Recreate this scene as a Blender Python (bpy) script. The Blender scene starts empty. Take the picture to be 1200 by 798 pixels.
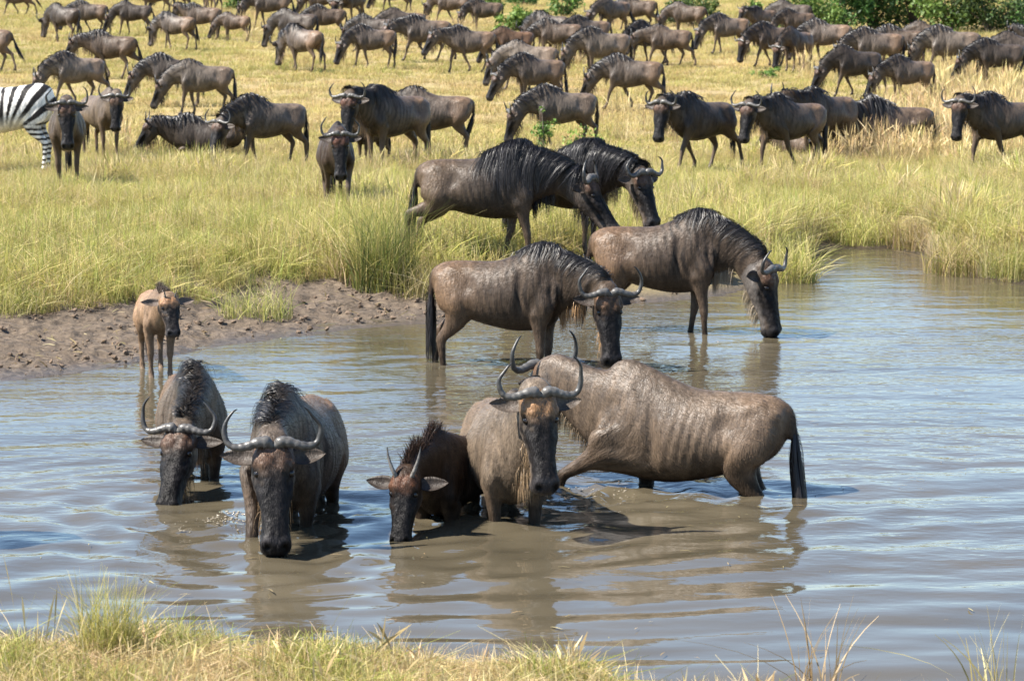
import bpy, bmesh, math, random, time
import numpy as np
from mathutils import Vector, noise as mnoise
from mathutils.kdtree import KDTree
from mathutils.bvhtree import BVHTree
T0 = time.time()
# ============================================================ CAMERA, SKY, SUN, EXPOSURE
# metres; water level z = 0; the camera looks along +Y from a vehicle on the near bank
SC = bpy.context.scene
CAM_H, F_PX, HORIZ = 3.3, 3333.0, -30.0          # height, focal length and horizon row in photo pixels (1200 x 798)
CX, CY = 600.0, 399.0
PITCH = math.atan((CY-HORIZ)/F_PX)
cam_data = bpy.data.cameras.new('camera'); cam = bpy.data.objects.new('camera', cam_data); SC.collection.objects.link(cam)
cam.location = (0, 0, CAM_H); cam.rotation_euler = (math.pi/2-PITCH, 0, 0)
cam_data.sensor_width = 36; cam_data.lens = 36*F_PX/1200; cam_data.clip_start = .1; cam_data.clip_end = 6000
cam_data.dof.use_dof = True; cam_data.dof.focus_distance = 20.0; cam_data.dof.aperture_fstop = 7.1
SC.camera = cam
SUN_EL, SUN_DIR = 50, math.atan2(.25, 1)          # shadows fall towards +X and a little away from the camera
world = bpy.data.worlds.new('World'); SC.world = world; world.use_nodes = True
_nt = world.node_tree; _bg = _nt.nodes['Background']; _sky = _nt.nodes.new('ShaderNodeTexSky'); _sky.sky_type = 'NISHITA'; _sky.sun_disc = False
_sky.sun_elevation = math.radians(SUN_EL); _sky.sun_rotation = math.radians(270)-SUN_DIR; _sky.air_density = 1.0; _sky.dust_density = .0; _sky.ozone_density = 3.2
_nt.links.new(_sky.outputs[0], _bg.inputs[0]); _bg.inputs[1].default_value = .080
_sl = bpy.data.lights.new('sun', 'SUN'); _sl.energy = 5.0; _sl.angle = math.radians(.53); _sl.color = (1, .94, .85)
sun = bpy.data.objects.new('sun', _sl); SC.collection.objects.link(sun); sun.rotation_euler = (0, -math.radians(90-SUN_EL), SUN_DIR)
SC.view_settings.view_transform = 'Standard'; SC.view_settings.look = 'None'; SC.view_settings.exposure = 1.7; SC.view_settings.gamma = 1
SC.view_settings.use_curve_mapping = False
random.seed(3)

# ============================================================ MATERIALS
MAT = {}
def new_mat(name):
    m = bpy.data.materials.new(name); m.use_nodes = True; nt = m.node_tree; return m, nt, nt.nodes['Principled BSDF']
def N_(nt, t, **kw):
    n = nt.nodes.new(t)
    for k, x in kw.items():
        if k.startswith('i_'): n.inputs[k[2:].replace('_', ' ')].default_value = x
        else: setattr(n, k, x)
    return n
def make_animal_mats():
    m, nt, p = new_mat('hide'); L = nt.links.new
    a = N_(nt, 'ShaderNodeAttribute', attribute_name='col'); r = N_(nt, 'ShaderNodeAttribute', attribute_name='rest')
    mp = N_(nt, 'ShaderNodeMapping'); mp.inputs['Scale'].default_value = (1, 1, .16); L(r.outputs['Vector'], mp.inputs[0])
    n1 = N_(nt, 'ShaderNodeTexNoise', i_Scale=150.0, i_Detail=3.0); L(mp.outputs[0], n1.inputs['Vector'])
    n2 = N_(nt, 'ShaderNodeTexNoise', i_Scale=15.0, i_Detail=5.0, i_Roughness=.65); L(mp.outputs[0], n2.inputs['Vector'])
    mr = N_(nt, 'ShaderNodeMapRange'); mr.inputs[1].default_value = .3; mr.inputs[2].default_value = .7; mr.inputs[3].default_value = .68; mr.inputs[4].default_value = 1.32; L(n1.outputs[0], mr.inputs[0])
    mr2 = N_(nt, 'ShaderNodeMapRange'); mr2.inputs[1].default_value = .3; mr2.inputs[2].default_value = .7; mr2.inputs[3].default_value = .60; mr2.inputs[4].default_value = 1.4; L(n2.outputs[0], mr2.inputs[0])
    mu = N_(nt, 'ShaderNodeMath', operation='MULTIPLY'); L(mr.outputs[0], mu.inputs[0]); L(mr2.outputs[0], mu.inputs[1])
    vm = N_(nt, 'ShaderNodeVectorMath', operation='SCALE'); L(a.outputs['Color'], vm.inputs[0]); L(mu.outputs[0], vm.inputs['Scale']); L(vm.outputs[0], p.inputs['Base Color'])
    p.inputs['Roughness'].default_value = .47; sr = N_(nt, 'ShaderNodeMapRange'); sr.inputs[1].default_value = .008; sr.inputs[2].default_value = .06; sr.inputs[3].default_value = .10; sr.inputs[4].default_value = .34; L(a.outputs['Fac'], sr.inputs[0]); L(sr.outputs[0], p.inputs['Specular IOR Level'])
    p.inputs['Sheen Weight'].default_value = .0
    b1 = N_(nt, 'ShaderNodeBump', i_Strength=.35, i_Distance=.004); L(n1.outputs[0], b1.inputs['Height'])
    b2 = N_(nt, 'ShaderNodeBump', i_Strength=.8, i_Distance=.022); L(n2.outputs[0], b2.inputs['Height']); L(b1.outputs[0], b2.inputs['Normal']); L(b2.outputs[0], p.inputs['Normal'])
    MAT['hide'] = m
    m, nt, p = new_mat('coat'); L = nt.links.new; a = N_(nt, 'ShaderNodeAttribute', attribute_name='col'); L(a.outputs['Color'], p.inputs['Base Color']); p.inputs['Roughness'].default_value = .55; p.inputs['Specular IOR Level'].default_value = .12; MAT['coat'] = m
    m, nt, p = new_mat('horn'); L = nt.links.new; a = N_(nt, 'ShaderNodeAttribute', attribute_name='col'); L(a.outputs['Color'], p.inputs['Base Color']); p.inputs['Roughness'].default_value = .42
    t = N_(nt, 'ShaderNodeTexCoord'); n1 = N_(nt, 'ShaderNodeTexNoise', i_Scale=60.0, i_Detail=4.0); L(t.outputs['Object'], n1.inputs['Vector']); b1 = N_(nt, 'ShaderNodeBump', i_Strength=.4, i_Distance=.004); L(n1.outputs[0], b1.inputs['Height']); L(b1.outputs[0], p.inputs['Normal'])
    MAT['horn'] = m
    m, nt, p = new_mat('hair'); a = N_(nt, 'ShaderNodeAttribute', attribute_name='col'); nt.links.new(a.outputs['Color'], p.inputs['Base Color']); p.inputs['Roughness'].default_value = .42; p.inputs['Specular IOR Level'].default_value = .28; MAT['hair'] = m
    m, nt, p = new_mat('eye'); p.inputs['Base Color'].default_value = (.006, .004, .003, 1); p.inputs['Roughness'].default_value = .08; MAT['eye'] = m
make_animal_mats()
# ============================================================ ANIMALS
# A wildebeest is lofted once in a rest pose (facing +X, hooves at z = 0), fused into one skin,
# bound to a small skeleton and then posed for every single animal of the herd.
NB = 28
B_ROOT, B_CHEST, B_NECK, B_HEAD, B_TAIL = 0, 1, 2, 7, 8
B_LEG = dict(FL=12, FR=16, HL=20, HR=24)
SX = .86                     # the trunk is short for its height
A55 = math.radians(55)
HEAD_O = np.array([1.16*SX, 0, 1.25]); HEAD_A = np.array([math.cos(A55), 0, -math.sin(A55)]); HEAD_D = np.array([math.sin(A55), 0, math.cos(A55)])
HEAD_A = HEAD_A*1.15; HEAD_D = HEAD_D*1.06      # long heavy head: the axes carry its scale
BONE_HEAD = np.zeros((NB, 3)); BONE_PAR = [-1]*NB
BONE_HEAD[0] = (-.3, 0, 1.0); BONE_HEAD[1] = (.05, 0, 1.0); BONE_PAR[1] = 0
for _i, _p in enumerate([(.56, 1.03), (.71, 1.07), (.85, 1.12), (.97, 1.16), (1.07, 1.20)]):
    BONE_HEAD[2+_i] = (_p[0], 0, _p[1]); BONE_PAR[2+_i] = 1+_i
BONE_HEAD[7] = HEAD_O; BONE_PAR[7] = 6
for _i, _p in enumerate([(-.77, 1.08), (-.815, .97), (-.835, .82), (-.84, .66)]):
    BONE_HEAD[8+_i] = (_p[0], 0, _p[1]); BONE_PAR[8+_i] = 0 if _i == 0 else 7+_i
for _k, _b in B_LEG.items():
    _s = 1 if _k[1] == 'L' else -1
    _j = [(.47, .13, 1.0), (.42, .15, .70), (.435, .132, .385), (.425, .128, .115)] if _k[0] == 'F' else [(-.50, .13, 1.0), (-.44, .15, .72), (-.66, .13, .46), (-.64, .128, .115)]
    for _i in range(4):
        BONE_HEAD[_b+_i] = (_j[_i][0], _s*_j[_i][1], _j[_i][2]); BONE_PAR[_b+_i] = ((1 if _k[0] == 'F' else 0) if _i == 0 else _b+_i-1)

BONE_HEAD[:7, 0] *= SX; BONE_HEAD[8:, 0] *= SX

def catmull(P, sub):
    P = np.asarray(P, float); n = len(P); out = []
    for i in range(n-1):
        p0, p1, p2, p3 = P[max(i-1, 0)], P[i], P[i+1], P[min(i+2, n-1)]
        for k in range(sub):
            t = k/sub
            out.append(.5*((2*p1)+(-p0+p2)*t+(2*p0-5*p1+4*p2-p3)*t*t+(-p0+3*p1-3*p2+p3)*t**3))
    out.append(P[-1]); return np.array(out)

class Loft:
    def __init__(s): s.v = []; s.f = []; s.w = []
    def add(s, C, U, V, top, bot, hw, W, n=22, e=2.2, et=None):
        """closed loft: centres C, lateral axes U, dorsal axes V, half sizes and skin weights per ring"""
        base = len(s.v); m = len(C)
        for i in range(m):
            for k in range(n):
                a = 2*math.pi*k/n; c, q = math.cos(a), math.sin(a)
                ee = e if (et is None or q < 0) else et[i]; cx = math.copysign(abs(c)**(2/ee), c); qx = math.copysign(abs(q)**(2/ee), q)
                s.v.append(C[i]+U[i]*(hw[i]*cx)+V[i]*((top[i] if qx > 0 else bot[i])*qx)); s.w.append(W[i])
        for i in range(m-1):
            for k in range(n):
                a, b = base+i*n+k, base+i*n+(k+1) % n
                s.f.append((a, b, b+n, a+n))
        for i, flip in ((0, True), (m-1, False)):
            s.v.append(C[i].copy()); s.w.append(W[i]); c = len(s.v)-1
            for k in range(n):
                a, b = base+i*n+k, base+i*n+(k+1) % n
                s.f.append((b, a, c) if flip else (a, b, c))

def wvec(d):
    w = np.zeros(NB)
    for k, x in d.items(): w[k] += x
    return w/w.sum()
def lerpw(x, xs, ids):
    """hat-function weights: bone ids[i] is full at xs[i]"""
    if x <= xs[0]: return wvec({ids[0]: 1})
    for i in range(len(xs)-1):
        if x <= xs[i+1]:
            t = (x-xs[i])/(xs[i+1]-xs[i]); t = t*t*(3-2*t)
            return wvec({ids[i]: 1-t+1e-9, ids[i+1]: t})
    return wvec({ids[-1]: 1})

def build_loft(kind):
    L = Loft(); Y = np.array([0, 1., 0])
    calf, zeb = kind == 'calf', kind == 'zebra'
    T = np.array([(-.79, 1.07, .95, .05), (-.755, 1.13, .84, .12), (-.66, 1.165, .74, .185), (-.50, 1.18, .68, .225), (-.30, 1.18, .62, .25), (-.08, 1.19, .575, .268),
                  (.12, 1.25, .55, .262), (.30, 1.325, .555, .235), (.45, 1.372, .58, .200), (.57, 1.355, .64, .175), (.68, 1.27, .74, .14), (.73, 1.2, .84, .08)])
    if calf:
        T[:, 2] += .12*np.clip(1-abs(T[:, 0])/.9, 0, 1); T[:, 3] *= .78; T[:, 1] -= .05*np.clip((T[:, 0]-.05)/.3, 0, 1)
    if zeb:
        T[:, 1] = [1.10, 1.2, 1.255, 1.27, 1.24, 1.215, 1.215, 1.24, 1.275, 1.30, 1.28, 1.22]; T[:, 3] *= 1.12; T[:, 2] += .03
    R = catmull(T, 5)
    C = np.array([(r[0]*SX, 0, .45*r[1]+.55*r[2]) for r in R]); top = R[:, 1]-C[:, 2]; bot = C[:, 2]-R[:, 2]
    W = [lerpw(x, [-.15, .25, .56, .80], [0, 1, 1, 2]) for x in R[:, 0]]
    L.add(C, [Y]*len(C), [np.array([0, 0, 1.])]*len(C), top, bot, R[:, 3], W, n=30, e=2.15, et=None if zeb else np.interp(R[:, 0], [-.8, -.6, -.3, 0, .25, .45, .7], [1.9, 1.75, 1.9, 1.85, 1.6, 1.5, 1.6]))
    N = np.array([(.42, 1.03, 4, .27, .37, .175), (.56, 1.045, 9, .265, .365, .16), (.70, 1.075, 14, .225, .31, .138), (.83, 1.11, 18, .19, .255, .117), (.95, 1.15, 20, .165, .215, .105), (1.06, 1.19, 21, .145, .185, .10), (1.15, 1.215, 15, .12, .16, .095), (1.20, 1.22, 5, .08, .11, .07)])
    if calf: N[:, 3:6] *= .8
    if zeb: N[:, 3] *= 1.15; N[:, 4] *= .85
    R = catmull(N, 5); C = np.stack([R[:, 0]*SX, 0*R[:, 0], R[:, 1]], 1)
    V = [np.array([-math.sin(math.radians(a)), 0, math.cos(math.radians(a))]) for a in R[:, 2]]
    W = [lerpw(x, [.42, .60, .76, .90, 1.01, 1.10, 1.2], [1, 2, 3, 4, 5, 6, 7]) for x in R[:, 0]]
    L.add(C, [Y]*len(C), V, R[:, 3], R[:, 4], R[:, 5], W, n=24)
    H = np.array([(-.05, .04, .09, .06), (0, .085, .13, .092), (.06, .105, .165, .112), (.12, .108, .188, .118), (.18, .102, .19, .115), (.25, .092, .172, .102), (.33, .086, .142, .088), (.41, .082, .117, .08),
                  (.49, .08, .105, .079), (.545, .077, .10, .086), (.585, .066, .092, .086), (.61, .045, .075, .07), (.622, .02, .05, .04)])
    if calf: H[:, 0] = np.where(H[:, 0] > 0, H[:, 0]*.82, H[:, 0]); H[:, 1:] *= .92
    R = catmull(H, 4); C = np.array([HEAD_O+HEAD_A*r[0] for r in R])
    L.add(C, [Y*1.06]*len(C), [HEAD_D]*len(C), R[:, 1], R[:, 2], R[:, 3], [wvec({7: 1})]*len(C), n=24, e=2.5)
    fl = [(.46, 1.14, .09, .10, .05), (.49, 1.0, .125, .145, .075), (.50, .86, .145, .14, .082), (.445, .72, .15, .112, .074), (.428, .62, .146, .080, .058), (.43, .52, .139, .060, .047), (.436, .43, .133, .050, .043), (.436, .385, .132, .048, .044), (.432, .34, .131, .040, .037),
          (.428, .28, .13, .034, .031), (.425, .18, .128, .032, .030), (.427, .12, .128, .040, .037), (.445, .075, .128, .035, .034), (.46, .05, .128, .043, .039), (.475, .0, .128, .058, .047)]
    hl = [(-.47, 1.10, .09, .14, .06), (-.53, .98, .125, .185, .095), (-.525, .86, .15, .185, .10), (-.475, .75, .15, .158, .09), (-.50, .65, .143, .120, .072), (-.57, .56, .135, .080, .053), (-.645, .49, .131, .058, .043), (-.672, .45, .13, .055, .042), (-.668, .40, .13, .045, .037),
          (-.658, .30, .129, .036, .032), (-.648, .18, .128, .034, .030), (-.642, .12, .128, .041, .037), (-.622, .075, .128, .035, .034), (-.607, .05, .128, .043, .039), (-.592, 0, .128, .058, .047)]
    for k, b in B_LEG.items():
        S = np.array(fl if k[0] == 'F' else hl); s = 1 if k[1] == 'L' else -1
        if calf: S[:4, 3:] *= .8; S[:, 2] *= .85
        R = catmull(S, 4); C = np.stack([R[:, 0]*SX, s*R[:, 2], R[:, 1]], 1)
        tan = np.gradient(C, axis=0); tan[:, 1] = 0; tan /= np.linalg.norm(tan, axis=1)[:, None]
        V = np.stack([-tan[:, 2], 0*tan[:, 0], tan[:, 0]], 1)
        z = [1.02, .88, .62, .50, .42, .35, .16, .09] if k[0] == 'F' else [1.02, .84, .66, .58, .50, .41, .16, .09]
        tb = 1 if k[0] == 'F' else 0
        W = [lerpw(-q, [-i for i in z], [tb, b, b, b+1, b+1, b+2, b+2, b+3]) if k[0] == 'H' else lerpw(-q, [-i for i in (1.02, .88, .76, .60, .45, .33, .16, .09)], [tb, b, b, b+1, b+1, b+2, b+2, b+3]) for q in R[:, 1]]
        L.add(C, [Y]*len(C), V, R[:, 3]*.92, R[:, 3]*.92, R[:, 4]*.95, W, n=16)
    Tl = np.array([(-.74, 1.09, .045), (-.79, 1.05, .040), (-.822, .95, .030), (-.838, .82, .024), (-.842, .68, .019), (-.842, .56, .015)])
    R = catmull(Tl, 5); C = np.stack([R[:, 0]*SX, 0*R[:, 0], R[:, 1]], 1); tan = np.gradient(C, axis=0); tan /= np.linalg.norm(tan, axis=1)[:, None]
    W = [lerpw(-q, [-1.1, -1.04, -.9, -.76, -.6], [0, 8, 9, 10, 11]) for q in R[:, 1]]
    L.add(C, [Y]*len(C), np.stack([-tan[:, 2], 0*tan[:, 0], tan[:, 0]], 1), R[:, 2], R[:, 2], R[:, 2], W, n=12)
    return L

def arrays(me):
    n = len(me.vertices); v = np.empty(n*3, np.float32); me.vertices.foreach_get('co', v)
    nl = len(me.loops); li = np.empty(nl, np.int32); me.loops.foreach_get('vertex_index', li)
    ls = np.empty(len(me.polygons), np.int32); me.polygons.foreach_get('loop_start', ls)
    return v.reshape(-1, 3).astype(float), li, ls
def mesh_from(name, v, li, ls):
    me = bpy.data.meshes.new(name); n = len(v)
    me.vertices.add(n); me.vertices.foreach_set('co', np.asarray(v, np.float32).ravel())
    me.loops.add(len(li)); me.loops.foreach_set('vertex_index', np.asarray(li, np.int32))
    me.polygons.add(len(ls)); me.polygons.foreach_set('loop_start', np.asarray(ls, np.int32))
    me.polygons.foreach_set('use_smooth', np.ones(len(ls), bool))
    me.update(calc_edges=True); return me
def quads_mesh(name, v, q, smooth=True):
    q = np.asarray(q, np.int32); me = mesh_from(name, v, q.ravel(), np.arange(len(q))*q.shape[1])
    if not smooth: me.polygons.foreach_set('use_smooth', np.zeros(len(q), bool))
    return me
def set_col(me, col, name='col'):
    a = me.attributes.new(name, 'FLOAT_COLOR', 'POINT'); c = np.ones((len(me.vertices), 4), np.float32); c[:, :3] = col; a.data.foreach_set('color', c.ravel())
def set_vec(me, vec, name='rest'):
    a = me.attributes.new(name, 'FLOAT_VECTOR', 'POINT'); a.data.foreach_set('vector', np.asarray(vec, np.float32).ravel())
def eval_mod(me, mods):
    o = bpy.data.objects.new('temp_work', me); bpy.context.scene.collection.objects.link(o)
    for t, kw in mods:
        m = o.modifiers.new('m', t)
        for k, x in kw.items(): setattr(m, k, x)
    dg = bpy.context.evaluated_depsgraph_get(); dg.update()
    r = bpy.data.meshes.new_from_object(o.evaluated_get(dg)); bpy.data.objects.remove(o); return r
def edges_of(me):
    e = np.empty(len(me.edges)*2, np.int32); me.edges.foreach_get('vertices', e); return e.reshape(-1, 2)
def lap(X, E, it, lam=.5):
    n = len(X); deg = np.bincount(E.ravel(), minlength=n).astype(float)[:, None]
    for _ in range(it):
        S = np.zeros_like(X)
        for c in range(X.shape[1]):
            S[:, c] = np.bincount(E[:, 0], X[E[:, 1], c], n)+np.bincount(E[:, 1], X[E[:, 0], c], n)
        X = X+lam*(S/np.maximum(deg, 1)-X)
    return X
def vnormals(v, me):
    n = np.empty(len(v)*3, np.float32); me.vertices.foreach_get('normal', n); return n.reshape(-1, 3).astype(float)
def head_local(p):
    q = p-HEAD_O; return q@HEAD_A/1.15**2, q@HEAD_D/1.06**2, q[:, 1]/1.06
def gauss(p, c, r):
    r = np.broadcast_to(np.asarray(r, float), 3); return np.exp(-(((p-np.array(c))/r)**2).sum(1))

class Body: pass
def finish_body(me, L):
    b = Body(); b.v, b.li, b.ls = arrays(me); b.E = edges_of(me); b.n = vnormals(b.v, me)
    kd = KDTree(len(L.v))
    for i, p in enumerate(L.v): kd.insert(p, i)
    kd.balance(); Lw = np.array(L.w); W = np.zeros((len(b.v), NB))
    for i, p in enumerate(b.v):
        for co, j, d in kd.find_n(p, 4): W[i] += Lw[j]/(d+.008)**2
    W /= W.sum(1)[:, None]
    avg = max(.006, np.median(np.linalg.norm(b.v[b.E[:, 0]]-b.v[b.E[:, 1]], axis=1)))
    W = lap(W, b.E, int(max(2, min(10, .10/avg)))); b.W = W/W.sum(1)[:, None]
    b.kd = KDTree(len(b.v))
    for i, p in enumerate(b.v): b.kd.insert(p, i)
    b.kd.balance(); return b

def build_body(kind, voxel, ratio):
    L = build_loft(kind); me = bpy.data.meshes.new('temp'); me.from_pydata([tuple(p) for p in L.v], [], L.f); me.update()
    hi = eval_mod(me, [('REMESH', dict(mode='VOXEL', voxel_size=voxel))])
    v, li, ls = arrays(hi); E = edges_of(hi); v = lap(v, E, 4)
    hi.vertices.foreach_set('co', v.astype(np.float32).ravel()); hi.update(); n = vnormals(v, hi)
    D = np.zeros(len(v)); ay = np.abs(v); p = np.stack([v[:, 0]/SX, ay[:, 1], v[:, 2]], 1); t, d, l = head_local(v); al = np.abs(l)
    if kind != 'zebra':
        D += .016*gauss(p, (-.50, .19, 1.10), (.05, .06, .05)) + .014*gauss(p, (-.72, .13, 1.05), .05)
        D -= .026*gauss(p, (-.34, .24, .98), (.09, .12, .10))
        D -= .022*gauss(p, (.24, .25, .88), (.05, .15, .22)) + .02*gauss(p, (.58, .17, .92), (.05, .12, .16))
        D += .012*gauss(p, (.42, .2, 1.05), (.06, .1, .2))+.014*gauss(p, (.52, .2, .80), (.08, .1, .08))+.012*gauss(p, (.38, .2, .72), (.05, .1, .05))
        D += .0028*np.sin(2*np.pi*(v[:, 0]+.25*(v[:, 2]-.9))/.068)*gauss(p, (-.05, .26, .86), (.24, .12, .2))
        D -= .012*gauss(p, (.0, 0, 1.22), (.5, .03, .1))*0
        D += .02*gauss(p, (-.47, .2, .78), (.1, .1, .1))
    onhead = b_on = (t > -.02) & (np.linalg.norm(v-(HEAD_O+np.outer(t, HEAD_A)), axis=1) < .24)
    hm = onhead.astype(float); q = np.stack([t, d, al], 1); k = .8 if kind == 'calf' else 1
    D += hm*(.014*gauss(q, (.15*k, .065, .115), (.04, .03, .04))-.010*gauss(q, (.205*k, .045, .115), (.025, .025, .03))+.010*gauss(q, (.22*k, -.07, .10), (.07, .06, .05)))
    D += hm*(-.018*gauss(q, (.592*k, .048, .050), (.02, .016, .018))+.008*gauss(q, (.56*k, .06, .06), (.03, .03, .03))-.007*gauss(q, (.57*k, -.035, .08), (.06, .012, .06))-.004*gauss(q, (.40*k, .08, 0), (.12, .04, .03)))
    D += hm*(.012*gauss(q, (.30*k, .03, .09), (.07, .03, .04))-.010*gauss(q, (.38*k, -.01, .085), (.09, .03, .04))+.010*gauss(q, (.14*k, .1, .05), (.05, .03, .03))-.010*gauss(q, (.26*k, .055, .085), (.04, .02, .03))+.010*gauss(q, (.56*k, -.07, .06), (.04, .03, .04))+.004*nz(v, 26, 1.3)*sst(-.01, .05, t))
    v = v+n*(1.35*D)[:, None]
    hi.vertices.foreach_set('co', v.astype(np.float32).ravel()); hi.update()
    A = finish_body(hi, L)
    B = finish_body(eval_mod(hi, [('DECIMATE', dict(ratio=ratio))]), L) if ratio else None
    A.bvh = BVHTree.FromPolygons([tuple(x) for x in v], [tuple(li[s:e]) for s, e in zip(ls, list(ls[1:])+[len(li)])])
    for X in (A, B):
        if X: X.kind = kind; X.bvh = A.bvh; X.hi = A; prep_masks(X)
    return A, B

def sst(a, b, x):
    t = np.clip((x-a)/(b-a), 0, 1); return t*t*(3-2*t)
def nz(P, f, seed=0):
    return np.array([mnoise.noise((p[0]*f+seed, p[1]*f-seed, p[2]*f+3*seed)) for p in P])
def prep_masks(b):
    v, n = b.v, b.n; t, d, l = head_local(v); al = np.abs(l); hw = b.W[:, 7]; k = .8 if b.kind == 'calf' else 1
    nw = b.W[:, 2:7].sum(1); m = b.m = {}
    n1 = nz(v, 5); n2 = nz(v, 18, 7.3); n3 = nz(v, 45, 2.1)
    m['n1'], m['n2'], m['n3'] = n1, n2, n3
    x, z = v[:, 0]/SX, v[:, 2]
    n4 = nz(v*np.array([1, 1, .35]), 9, 4.4)
    ph = (x+.30*(z-1.0)+.07*n1+.03*n4)/.088
    st = sst(.0, .8, np.sin(2*np.pi*ph)+.6*n4+.3*n2)*np.clip(.85+.6*n1+.4*n4, 0, 1)
    m['bars'] = st*sst(-.20, .15, x)*(1-hw)*sst(.62, .85, z)*(1-sst(1.0, 1.12, x))
    m['face'] = sst(.45, .6, hw)*sst(.14*k, .24*k, t+.05*n2)*sst(-.075, -.02, d+.03*n2-.05*sst(.4, .55, t))
    m['muzzle'] = sst(.45, .6, hw)*sst(.525*k, .565*k, t+.01*n2)
    m['nostril'] = (hw > .5)*1.6*np.exp(-((t-.594*k)/.022)**2-((al-.052)/.02)**2-((d-.042)/.024)**2)+(hw > .5)*.8*np.exp(-((d+.035)/.006)**2)*sst(.53*k, .55*k, t)
    m['fore'] = sst(.45, .6, hw)*(1-sst(.17*k, .25*k, t+.05*n2+.4*al))*sst(0, .05, d)*sst(.02, .06, t)
    m['eye'] = (hw > .5)*np.exp(-((t-.20*k)/.035)**2-((al-.115)/.04)**2-((d-.045)/.03)**2)
    m['cheek'] = sst(.45, .6, hw)*(1-sst(-.06, 0, d))
    m['throat'] = np.clip(nw*sst(.2, .75, -n[:, 2])*sst(.55, .8, x), 0, 1)
    legw = b.W[:, 12:28].sum(1); m['leg'] = sst(.3, .9, legw)*(1-sst(.62, .78, z)); m['low'] = (1-sst(.30, .50, z))*sst(.3, .9, legw)
    m['hoof'] = sst(.3, .9, legw)*(1-sst(.05, .065, z))
    m['dors'] = sst(.75, .97, n[:, 2])*sst(-.6, .3, x)*(1-hw)*np.exp(-(v[:, 1]/.05)**2)
    m['top'] = sst(.1, .9, n[:, 2])*(1-hw)
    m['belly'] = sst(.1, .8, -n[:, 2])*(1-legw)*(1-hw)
    m['crest'] = sst(.15, .6, x)*sst(.16, .02, np.abs(v[:, 1]))*0+np.exp(-(v[:, 1]/.045)**2)*sst(.3, .8, n[:, 2])*sst(.15, .45, x)*(1-hw)
    m['tail'] = b.W[:, 8:12].sum(1)
    m['rump'] = 1-sst(-.55, -.15, x+.06*n1)
    m['front'] = sst(.0, .5, x+.08*n1)

def mixc(c, m, k):
    m = np.clip(m, 0, 1)[:, None]; return c*(1-m)+np.asarray(k, float)*m
def colour(b, st):
    m = b.m; g = st.get
    if b.kind == 'zebra':
        v = b.v; x, z = v[:, 0]/SX, v[:, 2]
        ang = np.degrees(np.arctan2(z-.50, -(x+.05))); ph = np.where(x < -.05, ang/15.0, 6.0+(x+.05)/.125)+.10*m['n1']
        s = sst(-.12, .12, np.sin(2*np.pi*ph)); c = np.full((len(v), 3), .70)*(1-.12*np.abs(m['n2'][:, None]))*np.array([1, .95, .87])
        lg = m['leg']; s2 = sst(-.1, .2, np.sin(2*np.pi*z/.07)); s = s*(1-lg)+s2*lg
        c = mixc(c, s*(1-m['belly']*.8), (.015, .013, .012)); return mixc(c, m['muzzle']+m['hoof'], (.02, .02, .02))
    hide = np.array(g('hide', (.150, .118, .092)))*np.array([1.08, .98, .87]); warm = np.array(g('warm', (.205, .138, .088)))*np.array([1.15, 1.02, .87])
    c = np.tile(hide, (len(b.v), 1))
    c = mixc(c, m['rump']*g('rump', .7), warm)
    c = mixc(c, m['front']*g('front', .4), hide*.45)
    c = c*(1+.34*m['n1']+.24*m['n2']+.14*m['n3'])[:, None]
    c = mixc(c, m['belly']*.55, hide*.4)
    c = mixc(c, m['bars']*g('bars', .6), g('barcol', (.022, .019, .018)))
    c = mixc(c, m['leg']*.75, g('legc', (.125, .086, .058)))
    c = mixc(c, m['low']*.5, np.array(g('legc', (.125, .086, .058)))*1.15)
    c = mixc(c, m['crest']*g('crest', .9), (.012, .011, .011))
    c = mixc(c, m['cheek']*.7, g('cheek', (.13, .105, .09)))
    c = mixc(c, m['throat']*.6, g('throat', (.16, .11, .07)))
    c = mixc(c, m['fore']*g('fore_amt', .9)*np.clip(.85+.6*m['n2']+.4*m['n3'], 0, 1), np.array(g('fore', (.12, .062, .038)))*1.5); c = mixc(c, m['fore']*.5*sst(.05, .35, m['n3']-.6*m['n2']), (.03, .022, .018))
    c = mixc(c, m['face']*g('face_amt', .97)*np.clip(1.05-.55*sst(.1, .5, m['n2'])*sst(.35, .2, head_local(b.v)[0]), 0, 1), (.013, .0125, .014)); c = mixc(c, m['face']*.35*sst(.15, .45, m['n3']+.4*m['n2']), (.032, .029, .030))
    c = mixc(c, m['muzzle']*.85, (.060, .054, .055)); c = mixc(c, m['eye']*.8, (.015, .012, .012)); c = mixc(c, m['nostril'], (.004, .004, .004))
    c = mixc(c, m['hoof'], (.02, .018, .017)); c = mixc(c, m['tail']*.75, (.03, .025, .022))
    return c*g('gain', 1.0)*.50

# ---- posing
def rx(a): c, s = math.cos(a), math.sin(a); return np.array([[1, 0, 0], [0, c, -s], [0, s, c]])
def ry(a): c, s = math.cos(a), math.sin(a); return np.array([[c, 0, s], [0, 1, 0], [-s, 0, c]])
def rz(a): c, s = math.cos(a), math.sin(a); return np.array([[c, -s, 0], [s, c, 0], [0, 0, 1]])
STAND = dict(FL=(0, 0, 0, 0), FR=(0, 0, 0, 0), HL=(0, 0, 0, 0), HR=(0, 0, 0, 0))
WALK1 = dict(FL=(-16, -4, 4, 4), FR=(17, 6, 4, -12), HL=(16, 2, 2, -8), HR=(-15, 4, -4, 6))
WALK2 = dict(FL=(16, 5, 4, -12), FR=(-17, 2, 8, 4), HL=(-16, 5, -4, 6), HR=(17, 2, 2, -10))
GRAZE1 = dict(FL=(-14, 3, 0, 0), FR=(8, 0, 2, -6), HL=(6, 2, 0, 0), HR=(-9, 3, -2, 0))
GRAZE2 = dict(FL=(9, 2, 2, -6), FR=(-13, 3, 0, 0), HL=(-10, 4, -2, 0), HR=(8, 0, 0, 0))
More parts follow.
